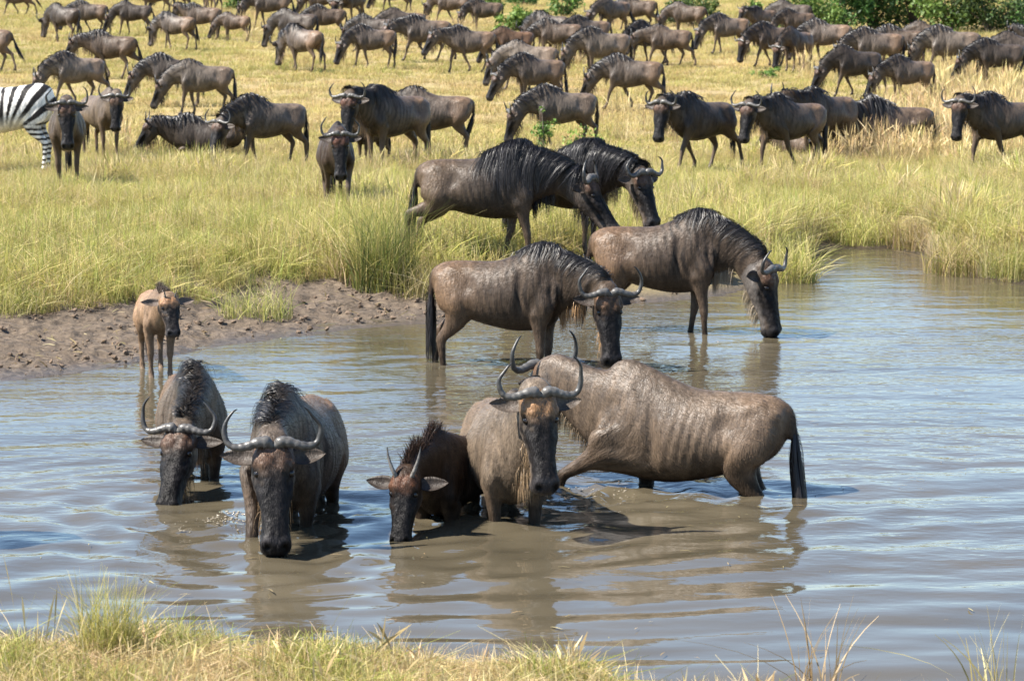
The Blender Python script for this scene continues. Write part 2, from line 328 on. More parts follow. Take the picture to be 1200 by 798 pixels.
LIE = dict(FL=(-30, 100, -165, -20), FR=(-25, 95, -160, -20), HL=(-55, 95, -110, -20), HR=(-55, 95, -110, -20))
LIE = dict(FL=(30, -105, 150, 20), FR=(30, -105, 150, 20), HL=(-62, 100, -105, -15), HR=(-62, 100, -105, -15))
def pose_mats(neck=0, neck_yaw=0, head=55, head_yaw=None, roll=0, legs=STAND, tail=(0, 0), chest=(0, 0), splay=0):
    r = math.radians; Rl = [np.eye(3) for _ in range(NB)]
    Rl[1] = rz(r(chest[1]))@ry(r(chest[0]))
    for i in range(5):
        f = (.30, .25, .2, .15, .10)[i]; fy = (.22, .22, .22, .18, .16)[i]
        Rl[2+i] = rz(r(neck_yaw*fy))@ry(r(neck*f))
    for k, b in B_LEG.items():
        a = legs[k]; s = 1 if k[1] == 'L' else -1
        Rl[b] = rx(r(s*splay))@ry(r(a[0]))
        for i in range(1, 4): Rl[b+i] = ry(r(a[i]))
    for i in range(4): Rl[8+i] = rx(r(tail[1]))@ry(r(tail[0]))
    G = [None]*NB; Tt = [None]*NB
    for i in range(NB):
        p = BONE_PAR[i]
        if p < 0: G[i] = Rl[i]; Tt[i] = BONE_HEAD[i]-Rl[i]@BONE_HEAD[i]; continue
        if i == 7:
            hy = neck_yaw if head_yaw is None else head_yaw
            G[i] = rz(r(hy))@ry(r(head-55))@(np.eye(3) if not roll else _axis_rot(HEAD_A/1.15, r(roll)))
        else: G[i] = G[p]@Rl[i]
        h = G[p]@BONE_HEAD[i]+Tt[p]; Tt[i] = h-G[i]@BONE_HEAD[i]
    return np.array(G), np.array(Tt)
def _axis_rot(a, th):
    K = np.array([[0, -a[2], a[1]], [a[2], 0, -a[0]], [-a[1], a[0], 0]]); return np.eye(3)+math.sin(th)*K+(1-math.cos(th))*K@K
def skin(P, W, M):
    G, T = M; out = np.zeros_like(P)
    for b in range(NB):
        w = W[:, b]; i = w > 1e-4
        if i.any(): out[i] += w[i, None]*(P[i]@G[b].T+T[b])
    return out

# ---- hair: tapered ribbons
def ribbons(name, P, N, width, col, taper=(1, 1, .9, .7, .45, .12)):
    n, K, _ = P.shape; T = np.gradient(P, axis=1); S = np.cross(T, N[:, None, :]); S /= np.maximum(np.linalg.norm(S, axis=2), 1e-9)[:, :, None]
    tp = np.interp(np.linspace(0, 1, K), np.linspace(0, 1, len(taper)), taper)
    w = np.asarray(width).reshape(-1, 1, 1)*tp[None, :, None]*.5
    V = np.stack([P-S*w, P+S*w], 2).reshape(-1, 3)
    base = (np.arange(n)*K*2)[:, None]+(np.arange(K-1)*2)[None, :]; base = base.reshape(-1)
    me = quads_mesh(name, V, np.stack([base, base+1, base+3, base+2], 1)); set_col(me, np.repeat(np.asarray(col), K*2, axis=0)); return me
def nearest_w(b, P):
    W = np.empty((len(P), NB))
    for i, p in enumerate(P): W[i] = b.W[b.kd.find(p)[1]]
    return W
def mane_set(b, rnd, n, x0, x1, ln, style):
    """strand paths in rest pose, draped over the crest from the withers to the poll"""
    K = 7; P = np.zeros((n, K, 3)); N = np.zeros((n, 3))
    for i in range(n):
        u = rnd.random()**.85; x = (x0+(x1-x0)*u)*SX; y = rnd.gauss(0, .022); h = b.bvh.ray_cast(Vector((x, y, 2)), Vector((0, 0, -1)))
        p = h[0] if h[0] else Vector((x, y, 1.25)); nn = h[1] if h[0] else Vector((0, 0, 1))
        s = (1 if (y > 0) == (rnd.random() < .85) else -1) if style != 'crest' else (-1 if rnd.random() < .8 else 1)
        clump = mnoise.noise((x*9, s*5, ln*3)); L = ln*(.55+.5*math.sin(math.pi*min(1, max(.12, u*1.05))))*(.65+.5*rnd.random()+.4*clump)
        up = dict(drape=.35, crest=.25, fuzz=1.6)[style]
        d = Vector((-.35+rnd.gauss(0, .15), s*(.7+.3*rnd.random()) if style != 'fuzz' else rnd.gauss(0, .35), up))
        if style == 'drape' and u > .9: d.x += .6
        st = L/(K-1); P[i, 0] = p-nn*.01; N[i] = (rnd.gauss(0, .3), s*(1 if style != 'fuzz' else .3), .4 if style != 'fuzz' else rnd.gauss(0, .3))
        lift = .004+.018*rnd.random()+(.02 if style == 'drape' else 0)*rnd.random()
        for k in range(1, K):
            d.normalize(); p = p+d*st
            co, no, _, dist = b.bvh.find_nearest(p)
            sd = (p-co).dot(no)
            if style != 'fuzz' and sd < lift: p = co+no*lift
            P[i, k] = p
            g = Vector((-.10+.22*clump, 0, -1)); g -= no*min(0, g.dot(no)) if sd < lift*2 else Vector((0, 0, 0))
            d = d*.45+g*(.75 if style != 'fuzz' else .05)+Vector((rnd.gauss(0, .05), rnd.gauss(0, .03), 0))
    return P, N, nearest_w(b, P.reshape(-1, 3))

def tail_set(b, rnd, n):
    K = 6; P = np.zeros((n, K, 3)); N = np.zeros((n, 3))
    for i in range(n):
        z = .95-.42*rnd.random()**.7; x = -.836*SX; a = rnd.random()*6.28; r0 = .016
        L = .20+.24*rnd.random(); p = np.array([x+r0*math.cos(a), r0*math.sin(a), z])
        for k in range(K):
            f = k/(K-1); P[i, k] = p+np.array([math.cos(a)*.035*math.sin(f*2.6), math.sin(a)*.035*math.sin(f*2.6), -L*f])
        N[i] = (math.cos(a), math.sin(a), .1)
    return P, N, np.array([lerpw(-q[2], [-1.1, -1.04, -.9, -.76, -.6], [0, 8, 9, 10, 11]) for q in P.reshape(-1, 3)])
def beard_roots(b, rnd, n):
    R = []; N = []
    while len(R) < n:
        u = rnd.random()
        if u < .40:   # under the jaw
            t = .18+.24*rnd.random(); o = HEAD_O+HEAD_A*t-HEAD_D*.32; h = b.bvh.ray_cast(Vector(o)+Vector((0, rnd.gauss(0, .03), 0)), Vector(HEAD_D))
        else:
            h = b.bvh.ray_cast(Vector(((.66+.36*rnd.random())*SX, rnd.gauss(0, .028), .2)), Vector((0, 0, 1)))
        if h[0] and (u >= .40 or Vector(HEAD_D).dot(h[1]) < 0): R.append(h[0]); N.append(h[1])
    R = np.array([tuple(p) for p in R]); return R, np.array([tuple(p) for p in N]), nearest_w(b, R)

# ---- horns, ears, eyes (rigid with the head)
def tube_np(C, r, n=12, ridges=0):
    C = np.asarray(C, float); T = np.gradient(C, axis=0); T /= np.linalg.norm(T, axis=1)[:, None]
    up = np.cross(T[0], [0.3, .2, 1]); V = []; m = len(C)
    for i in range(m):
        up = up-T[i]*(up@T[i]); up /= np.linalg.norm(up); w = np.cross(T[i], up)
        for k in range(n):
            a = 2*math.pi*k/n; V.append(C[i]+(up*math.cos(a)+w*math.sin(a))*r[i])
    q = [(i*n+k, i*n+(k+1) % n, (i+1)*n+(k+1) % n, (i+1)*n+k) for i in range(m-1) for k in range(n)]
    return np.array(V), np.array(q)
HORNS = dict(
 bull=[(.075, .085, .012, .036), (.05, .108, .05, .047), (.055, .108, .10, .043), (.075, .098, .155, .036), (.085, .09, .21, .031), (.07, .092, .258, .027), (.03, .105, .285, .023), (-.02, .125, .288, .019), (-.065, .145, .268, .0145), (-.095, .16, .235, .009), (-.105, .166, .205, .003)],
 wide=[(.075, .085, .012, .034), (.05, .106, .055, .043), (.055, .108, .11, .038), (.07, .10, .17, .032), (.075, .092, .235, .028), (.055, .093, .287, .024), (.01, .105, .312, .0205), (-.045, .125, .315, .0165), (-.095, .147, .295, .0125), (-.13, .163, .262, .008), (-.145, .17, .235, .003)],
 young=[(.07, .080, .035, .030), (.045, .105, .075, .033), (.035, .115, .125, .028), (.022, .115, .17, .023), (-.01, .12, .205, .019), (-.055, .138, .222, .015), (-.10, .158, .222, .010), (-.14, .175, .212, .003)],
 spike=[(.06, .075, .06, .020), (.03, .105, .08, .019), (-.02, .13, .105, .016), (-.075, .15, .125, .012), (-.125, .165, .135, .007), (-.155, .175, .138, .002)],
 bud=[(.06, .07, .055, .015), (.03, .10, .066, .013), (-.005, .118, .074, .009), (-.03, .13, .078, .002)])
def horn_mesh(kind, s, rnd, k=1.0, sub=5):
    H0 = np.array(HORNS[kind]); j = rnd.uniform(.84, .96); H0[:, 2] *= j; H0[:, 0] = .06+(H0[:, 0]-.06)*rnd.uniform(.78, 1.0); h2 = len(H0)//2; H0[h2:, 1] += np.linspace(0, rnd.uniform(-.03, .05) if len(H0) > 8 else 0, len(H0)-h2); H0[-3:, 2] += rnd.uniform(-.03, .02) if len(H0) > 8 else 0; H = catmull(H0, sub); C = HEAD_O+np.outer(H[:, 0]*k, HEAD_A)+np.outer(H[:, 1], HEAD_D)+np.outer(H[:, 2]*s, [0, 1, 0])
    u = np.linspace(0, 1, len(H)); r = H[:, 3]*.84*(1+.07*np.sin(u*75+np.sin(u*19))*(u < .5)+.03*np.sin(u*23))
    V, q = tube_np(C, r, 12); V = V+(V-np.repeat(C, 12, axis=0))*(.22*nz(V, 55, s)*np.repeat(np.interp(u, [0, .4, 1], [1, .5, .1]), 12))[:, None]; uu = np.repeat(u, 12)
    nn = nz(V, 40)
    col = np.outer(np.interp(uu, [0, .2, .45, .75, 1], [.060, .075, .050, .022, .012])*(1+.8*nn), [1, .94, .86])
    return V, q, col
def ear_np(s, k=1.0, droop=0.):
    """cupped leaf, thin but closed"""
    nu, nv = 9, 7; out = []; O = HEAD_O+HEAD_A*.10*k-HEAD_D*.005+np.array([0, s*.098, 0])
    ax = np.array([0, s*.93, 0])-HEAD_A*(.10-droop)-HEAD_D*.22; ax /= np.linalg.norm(ax); wd = HEAD_A*.86+HEAD_D*.2; wd -= ax*(wd@ax); wd /= np.linalg.norm(wd); nr = np.cross(ax, wd)*s
    if nr@HEAD_D < 0: nr = -nr
    for side in (0, 1):
        for i in range(nu):
            u = i/(nu-1); w = .060*(math.sin(math.pi*min(1, .12+.88*u**.8))**.75)*(1 if u < .98 else .1)
            for j in range(nv):
                q = -1+2*j/(nv-1); out.append(O+ax*(u*.22)+wd*(q*w)-nr*(.030*(1-q*q)*math.sin(math.pi*(.15+.8*u)))-nr*(.008*side*(1-.8*abs(q)))+nr*.02*u)
    V = np.array(out); Q = []
    for side in (0, 1):
        o = side*nu*nv
        for i in range(nu-1):
            for j in range(nv-1):
                a = o+i*nv+j; Q.append((a, a+1, a+nv+1, a+nv) if side == 0 else (a, a+nv, a+nv+1, a+1))
    a2 = nu*nv
    for i in range(nu-1):
        for j in (0, nv-1): a = i*nv+j; Q.append((a, a+nv, a+nv+a2, a+a2))
    return V, np.array(Q)
def sphere_np(c, r, nu=10, nv=8):
    V = []; Q = []
    for i in range(nv+1):
        th = math.pi*i/nv
        for k in range(nu):
            a = 2*math.pi*k/nu; V.append((c[0]+r*math.sin(th)*math.cos(a), c[1]+r*math.sin(th)*math.sin(a), c[2]+r*math.cos(th)))
    for i in range(nv):
        for k in range(nu): Q.append((i*nu+k, (i+1)*nu+k, (i+1)*nu+(k+1) % nu, i*nu+(k+1) % nu))
    return np.array(V), np.array(Q)

def obj(name, me, mat, parent=None):
    o = bpy.data.objects.new(name, me); bpy.context.scene.collection.objects.link(o)
    if mat: me.materials.clear(); me.materials.append(mat)
    if parent: o.parent = parent
    return o
def tag(o, label=None, cat=None, group=None, kind=None):
    for k, x in (('label', label), ('category', cat), ('group', group), ('kind', kind)):
        if x: o[k] = x
    return o

def coat_mesh(b, P, me, c, M, seed, ln):
    R = np.random.default_rng(seed); n = 19000; i = R.integers(0, len(P), n); nr = vnormals(P, me)[i]; W = b.W[i]; t = head_local(b.v[i])[0]; hw = b.W[i, 7]; leg = b.W[i, 12:28].sum(1)
    fl = np.tile(np.array([-.9, 0, -.55]), (n, 1)); fl[hw > .5] = HEAD_A*.8+HEAD_D*-.2; fl[leg > .6] = (-.15, 0, -1)
    fl = fl+.22*R.standard_normal((n, 3)); Gv = np.einsum('nb,bij->nij', W, M[0]); fl = np.einsum('nij,nj->ni', Gv, fl); fl -= nr*(fl*nr).sum(1)[:, None]; fl /= np.maximum(np.linalg.norm(fl, axis=1), 1e-6)[:, None]
    L = (.016+.020*R.random(n))*np.where(hw > .5, .6, 1)*np.where(leg > .6, .6, 1)*ln; r0 = P[i]+np.cross(nr, fl)*(.007*R.standard_normal(n))[:, None]+fl*(.006*R.standard_normal(n))[:, None]
    pts = np.stack([r0-nr*.0005, r0+fl*L[:, None]+nr*(.003+.004*R.random(n))[:, None]], 1)
    return ribbons('coat', pts, nr, .0016+.0022*R.random(n), c[i]*(.65+.7*R.random(n))[:, None], taper=(1, .3))
BODIES = {}; HAIR = {}
def hair_set(kind, lod, style):
    key = (kind, lod, style)
    if key not in HAIR:
        b = BODIES[kind][0]; rnd = random.Random(hash(key[0]+key[1]+key[2]) % 1000 if False else len(HAIR)+5); hi = lod == 'hi'
        if style == 'long': HAIR[key] = mane_set(b, rnd, 2300 if hi else 260, .05, 1.14, .60, 'drape')
        elif style == 'crest': HAIR[key] = mane_set(b, rnd, 620 if hi else 100, .18, 1.12, .26, 'crest')
        elif style == 'mid': HAIR[key] = mane_set(b, rnd, 1400 if hi else 170, .12, 1.15, .36, 'drape')
        elif style == 'fuzz': HAIR[key] = mane_set(b, rnd, 700 if hi else 130, .35, 1.16, .11, 'fuzz')
        elif style == 'tail': HAIR[key] = tail_set(b, rnd, 340 if hi else 60)
        elif style == 'beard': HAIR[key] = beard_roots(b, rnd, 900 if hi else 110)
    return HAIR[key]

ANIMALS = []
def animal(name, label, loc, heading, scale=1.0, kind='adult', lod='hi', pose=None, st=None, cat='wildebeest', group=None, seed=0, water=None, lower=0.0):
    """one animal: an Empty at its hooves that parents body, horns, ears, eyes, mane, beard and tail hair"""
    rnd = random.Random(seed); st = st or {}; b = BODIES[kind][0 if lod == 'hi' else 1]; M = pose_mats(**(pose or {}))
    P = skin(b.v, b.W, M); dz = -P[:, 2].min()-lower; P[:, 2] += dz
    root = bpy.data.objects.new(name, None); bpy.context.scene.collection.objects.link(root); root.empty_display_size = .2
    root.location = loc; root.rotation_euler = (0, 0, math.radians(heading)); sc = scale if hasattr(scale, '__len__') else (scale,)*3; root.scale = sc
    tag(root, label, cat, group)
    me = mesh_from('body', P, b.li, b.ls); c = colour(b, st)
    if water is not None:    # wet hide just above the surface
        wz = (P[:, 2]*sc[2]+loc[2]-water); wet = 1-sst(.03, .20, wz+.08*b.m['n2']); c = c*(1-.6*wet[:, None])
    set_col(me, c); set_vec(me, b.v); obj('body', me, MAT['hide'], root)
    if lod == 'hi' and kind != 'zebra' and (water is not None or st.get('coat')):      # short hair lying along the hide
        obj('coat', coat_mesh(b, P, me, c, M, seed, st.get('coatlen', 1.0)), MAT['coat'], root)
    G, T = M[0][7], M[1][7]
    def rigid(V): V = V@G.T+T; V[:, 2] += dz; return V
    def posed(Pp, W): Q = skin(Pp, W, M); Q[:, 2] += dz; return Q
    k = .8 if kind == 'calf' else 1.0
    hk = st.get('horn', 'bull'); hr = random.Random(seed*3+1)
    if hk and kind != 'zebra':
        for s in (1, -1):
            V, q, col = horn_mesh(hk, s, hr, sub=5 if lod == 'hi' else 2); h = quads_mesh('horn', rigid(V), q); set_col(h, col*st.get('horngain', 1)); obj('horn', h, MAT['horn'], root)
    for s in (1, -1):
        V, q = ear_np(s, k, st.get('droop', .0)); h = quads_mesh('ear', rigid(V), q); set_col(h, np.outer(np.full(len(V), 1), c[b.m['cheek'] > .5].mean(0)*.8 if (b.m['cheek'] > .5).any() else (.1, .08, .07))*(1+.3*nz(V, 30))[:, None]); set_vec(h, V); obj('ear', h, MAT['hide'], root)
    if lod == 'hi' or kind == 'zebra':
        for s in (1, -1):
            V, q = sphere_np(HEAD_O+HEAD_A*.203*k+HEAD_D*.046+np.array([0, s*.098*(1 if k == 1 else .88), 0]), .0225); obj('eye', quads_mesh('eye', rigid(V), q), MAT['eye'], root)
    wfac = 1.0 if lod == 'hi' else 2.4
    ms = st.get('mane', 'crest' if kind == 'adult' else 'fuzz')
    if ms:
        Pp, N, W = hair_set(kind, lod, ms); n, K, _ = Pp.shape; Q = posed(Pp.reshape(-1, 3), W).reshape(n, K, 3)
        base = np.array(st.get('manecol', (.012, .011, .012))); col = base*(.5+1.6*np.array([rnd.random()**2 for _ in range(n)]))[:, None]
        obj('mane', ribbons('mane', Q, N, np.array([(.0025+.004*rnd.random())*(wfac if lod == 'hi' else 3.4) for _ in range(n)]), col), MAT['hair'], root)
    if st.get('beard', kind == 'adult'):
        R, N, W = hair_set(kind, lod, 'beard'); n = len(R); Q0 = posed(R, W); Gv = np.einsum('nb,bij->nij', W, M[0]); Nn = np.einsum('nij,nj->ni', Gv, N); K = 6
        Pp = np.zeros((n, K, 3)); bl = st.get('beardlen', .20); bc = np.array(st.get('beardcol', (.20, .13, .07))); col = []; N2 = []; wd = []
        for i in range(n):
            L = bl*(.45+.8*rnd.random())*(.9+.25*mnoise.noise(Q0[i]*14)); d = Nn[i]*.9+np.array([rnd.gauss(0, .12), rnd.gauss(0, .12), -.4]); p = Q0[i]-Nn[i]*.008
            for kk in range(K):
                Pp[i, kk] = p; d /= np.linalg.norm(d); p = p+d*L/(K-1); d = d*.55+np.array([rnd.gauss(0, .06), rnd.gauss(0, .06), -.75])
            col.append(bc*(.45+1.0*rnd.random())); a = rnd.random()*6.28; N2.append((math.cos(a), math.sin(a), 0)); wd.append((.0014+.0022*rnd.random())*(wfac if lod == 'hi' else 4))
        obj('beard', ribbons('beard', Pp, np.array(N2), wd, np.array(col)), MAT['hair'], root)
    Pp, N, W = hair_set(kind, lod, 'tail'); n, K, _ = Pp.shape; Q = posed(Pp.reshape(-1, 3), W).reshape(n, K, 3)
    obj('tail_hair', ribbons('tail_hair', Q, N, [(.005+.007*rnd.random())*wfac for _ in range(n)], np.array([(.014, .012, .012)])*(.5+1.5*np.array([[rnd.random()**2] for _ in range(n)]))), MAT['hair'], root)
    ANIMALS.append((root, loc, scale)); return root
def build_bodies(test=False):
    BODIES['adult'] = build_body('adult', .0145, .115)
    BODIES['calf'] = build_body('calf', .015, .2)
    BODIES['zebra'] = build_body('zebra', .016, .35)
# ============================================================ SETTING: terrain, water, grass, bushes
CP, SP = math.cos(PITCH), math.sin(PITCH)
def ray(px, py):
    a, b = (px-CX)/F_PX, -(py-CY)/F_PX; return np.array([a, CP+b*SP, -SP+b*CP])
def on_z(px, py, z=0.0):
    d = ray(px, py); t = (z-CAM_H)/d[2]; return np.array([0, 0, CAM_H])+d*t
SHORE = np.array([on_z(x, y) for x, y in [(-900, 520), (-300, 475), (0, 447), (60, 441), (150, 427), (230, 413), (300, 402), (380, 391), (470, 380), (560, 373), (680, 364), (780, 352), (850, 346), (905, 336), (940, 312), (965, 295), (1000, 290), (1050, 291), (1090, 299), (1118, 314), (1150, 325), (1190, 332), (1240, 338), (1700, 352), (2600, 380)]])
_o = np.argsort(SHORE[:, 0]); SHORE = SHORE[_o]
def wob(x, y):
    return .10*np.sin(x*2.3+.7)+.06*np.sin(x*5.1+2)+.04*np.sin(x*11.3+y*.5)
def shore_far(x): return np.interp(x, SHORE[:, 0], SHORE[:, 1])+wob(x, 0)
def shore_near(x): return np.interp(x, [-40, -6, -1.2, -.2, .5, 3, 8, 40], [14.0, 13.1, 12.78, 12.72, 12.05, 11.3, 11.1, 11])+.10*np.sin(x*3.1)+.05*np.sin(x*7.7)
ZP = np.array([(0, .34), (30, .34), (40, .28), (48, .14), (60, .16), (70, .5), (85, 1.0), (110, 1.65), (130, 2.15), (200, 3.2), (500, 7), (3500, 40)])
DEPTHS = []        # (x, y, depth) of every wading animal: the bed carries its hooves
def smooth01(t): t = np.clip(t, 0, 1); return t*t*(3-2*t)
def height(x, y, wade=True):
    x = np.asarray(x, float); y = np.asarray(y, float); df = y-shore_far(x); dn = shore_near(x)-y
    wid = np.interp(x, [-12, -3, -.3, 2.2, 3.2, 60], [4.2, 3.6, 2.6, 1.6, .8, .9])
    hz = np.interp(y, ZP[:, 0], ZP[:, 1]); rough = .018*np.sin(x*1.7+y*.9)*np.sin(y*1.3-x*.4)+.03*np.sin(x*.31+1)*np.sin(y*.23)
    land = hz*(.42*smooth01(df/(wid*1.0))+.58*smooth01((df-wid*.72)/(wid*.55)))+rough*smooth01(df/3)+.02*smooth01(df/.25)
    land = np.where(df > 0, land, 0); near = np.where(dn > 0, .02+.30*smooth01(dn/.7)+.25*smooth01((dn-1)/4), 0)
    bed = -.62*smooth01(-df/4.5)*smooth01(-dn/2.0)-.03
    if DEPTHS and wade and ((y > 14) & (y < 36)).any():
        w = np.zeros_like(x); s = np.zeros_like(x)
        for ax, ay, ad in DEPTHS:
            k = np.exp(-((x-ax)**2+(y-ay)**2)/.9**2); w = w+k; s = s-ad*k
        bed = np.where(w > 1e-3, bed*(1-np.clip(w, 0, 1))+s/np.maximum(w, 1e-6)*np.clip(w, 0, 1), bed)
    return np.where(df > 0, land, np.where(dn > 0, near, bed))
_TT = 9*1.0012**np.arange(4600)
def on_ground(px, py):
    d = ray(px, py); X, Y, Z = d[0]*_TT, d[1]*_TT, CAM_H+d[2]*_TT; h = np.maximum(0, height(X, Y, False)); i = int(np.argmax(Z <= h))
    f = 0 if i == 0 else (Z[i-1]-h[i-1])/max(1e-9, (Z[i-1]-h[i-1])-(Z[i]-h[i])); x = X[i-1]+(X[i]-X[i-1])*f; y = Y[i-1]+(Y[i]-Y[i-1])*f
    return np.array([x, y, float(height(x, y))])

def nodes_noise(nt, vec, scale, detail=4, rough=.6):
    n = N_(nt, 'ShaderNodeTexNoise', i_Scale=scale, i_Detail=float(detail), i_Roughness=rough)
    if vec is not None: nt.links.new(vec, n.inputs['Vector'])
    return n
def ramp(nt, fac, stops):
    r = nt.nodes.new('ShaderNodeValToRGB'); e = r.color_ramp.elements
    e[0].position, e[0].color = stops[0][0], (*stops[0][1], 1); e[1].position, e[1].color = stops[-1][0], (*stops[-1][1], 1)
    for p, c in stops[1:-1]: q = e.new(p); q.color = (*c, 1)
    nt.links.new(fac, r.inputs[0]); return r
def mixcol(nt, fac, a, b):
    m = nt.nodes.new('ShaderNodeMix'); m.data_type = 'RGBA'; nt.links.new(fac, m.inputs[0]); nt.links.new(a, m.inputs[6]); nt.links.new(b, m.inputs[7]); return m.outputs[2]

def make_ground():
    def steps(*seg):
        out = []
        for a, b, s in seg: out += list(np.arange(a, b, s))
        return out
    xs = np.array(steps((-3000, -300, 300), (-300, -60, 20), (-60, -14, 2), (-14, -7, .3), (-7, 7, .085), (7, 14, .3), (14, 60, 2), (60, 300, 20), (300, 3001, 300)))
    ys = np.array(steps((-60, 8, 4), (8, 11, .4), (11, 14, .08), (14, 20, .25), (20, 31, .06), (31, 36, .12), (36, 60, .5), (60, 140, 1.6), (140, 600, 20), (600, 3400, 280)))
    X, Y = np.meshgrid(xs, ys); x, y = X.ravel(), Y.ravel(); z = height(x, y); df = y-shore_far(x)
    mud = smooth01(df/.5)*(1-smooth01((df-3.4)/1.6))*smooth01((1.8-x)/1.5)*(np.abs(x) < 14)
    i = np.where((mud > .01) | ((np.abs(df) < 1.5) & (np.abs(x) < 9)))[0]
    lump = np.zeros(len(x))
    for k in i:
        p = (x[k], y[k], 0); a = mnoise.noise((p[0]*4.2, p[1]*4.2, 1)); b = mnoise.noise((p[0]*9, p[1]*9, 5)); c = mnoise.noise((p[0]*1.1, p[1]*1.1, 9))
        e = mnoise.noise((p[0]*18, p[1]*18, 3)); lump[k] = .050*a+.045*abs(b)-.02+.04*c+.02*e
    z = z+lump*np.maximum(mud, .25*smooth01(df/.3))
    nx = len(xs); a = (np.arange(len(ys)-1)[:, None]*nx+np.arange(nx-1)[None, :]).ravel()
    me = quads_mesh('ground', np.stack([x, y, z], 1), np.stack([a, a+1, a+nx+1, a+nx], 1))
    wet = np.clip(1-smooth01((df-.05)/.9), 0, 1)*(df > -3)
    set_col(me, np.stack([mud, wet, smooth01((y-44)/16)], 1), 'zone')
    m, nt, p = new_mat('ground'); L = nt.links.new; t = N_(nt, 'ShaderNodeTexCoord'); o = t.outputs['Object']; z_ = N_(nt, 'ShaderNodeAttribute', attribute_name='zone'); sp = N_(nt, 'ShaderNodeSeparateColor'); L(z_.outputs['Color'], sp.inputs[0])
    n1 = nodes_noise(nt, o, 1.1, 8, .7); n2 = nodes_noise(nt, o, 14, 6, .7); n3 = nodes_noise(nt, o, 55, 4, .6); n4 = nodes_noise(nt, o, .16, 5, .6)
    mudc = ramp(nt, n2.outputs[0], [(.25, (.038, .026, .017)), (.5, (.095, .068, .044)), (.75, (.170, .128, .086))])
    wetc = ramp(nt, n2.outputs[0], [(.3, (.040, .029, .020)), (.7, (.095, .068, .045))])
    grs = ramp(nt, n1.outputs[0], [(.3, (.12, .095, .04)), (.5, (.20, .155, .065)), (.7, (.18, .16, .055))])
    far = ramp(nt, n4.outputs[0], [(.3, (.23, .175, .075)), (.5, (.28, .21, .095)), (.7, (.21, .18, .065))])
    c = mixcol(nt, sp.outputs[2], grs.outputs[0], far.outputs[0]); c = mixcol(nt, sp.outputs[0], c, mudc.outputs[0]); c = mixcol(nt, sp.outputs[1], c, wetc.outputs[0]); L(c, p.inputs['Base Color'])
    vo = N_(nt, 'ShaderNodeTexVoronoi', i_Scale=8.5, i_Randomness=1.0); vo.feature = 'SMOOTH_F1'; L(o, vo.inputs['Vector'])
    r = N_(nt, 'ShaderNodeMapRange'); r.inputs[3].default_value = .92; r.inputs[4].default_value = .35; L(sp.outputs[1], r.inputs[0]); L(r.outputs[0], p.inputs['Roughness'])
    b = N_(nt, 'ShaderNodeBump', i_Strength=1.0, i_Distance=.05); L(n2.outputs[0], b.inputs['Height']); b2 = N_(nt, 'ShaderNodeBump', i_Strength=.5, i_Distance=.01); L(n3.outputs[0], b2.inputs['Height']); b3 = N_(nt, 'ShaderNodeBump', i_Distance=.07); L(vo.outputs['Distance'], b3.inputs['Height']); L(sp.outputs[0], b3.inputs['Strength']); L(b.outputs[0], b3.inputs['Normal']); L(b3.outputs[0], b2.inputs['Normal']); L(b2.outputs[0], p.inputs['Normal'])
    tag(obj('ground', me, m), kind='structure')

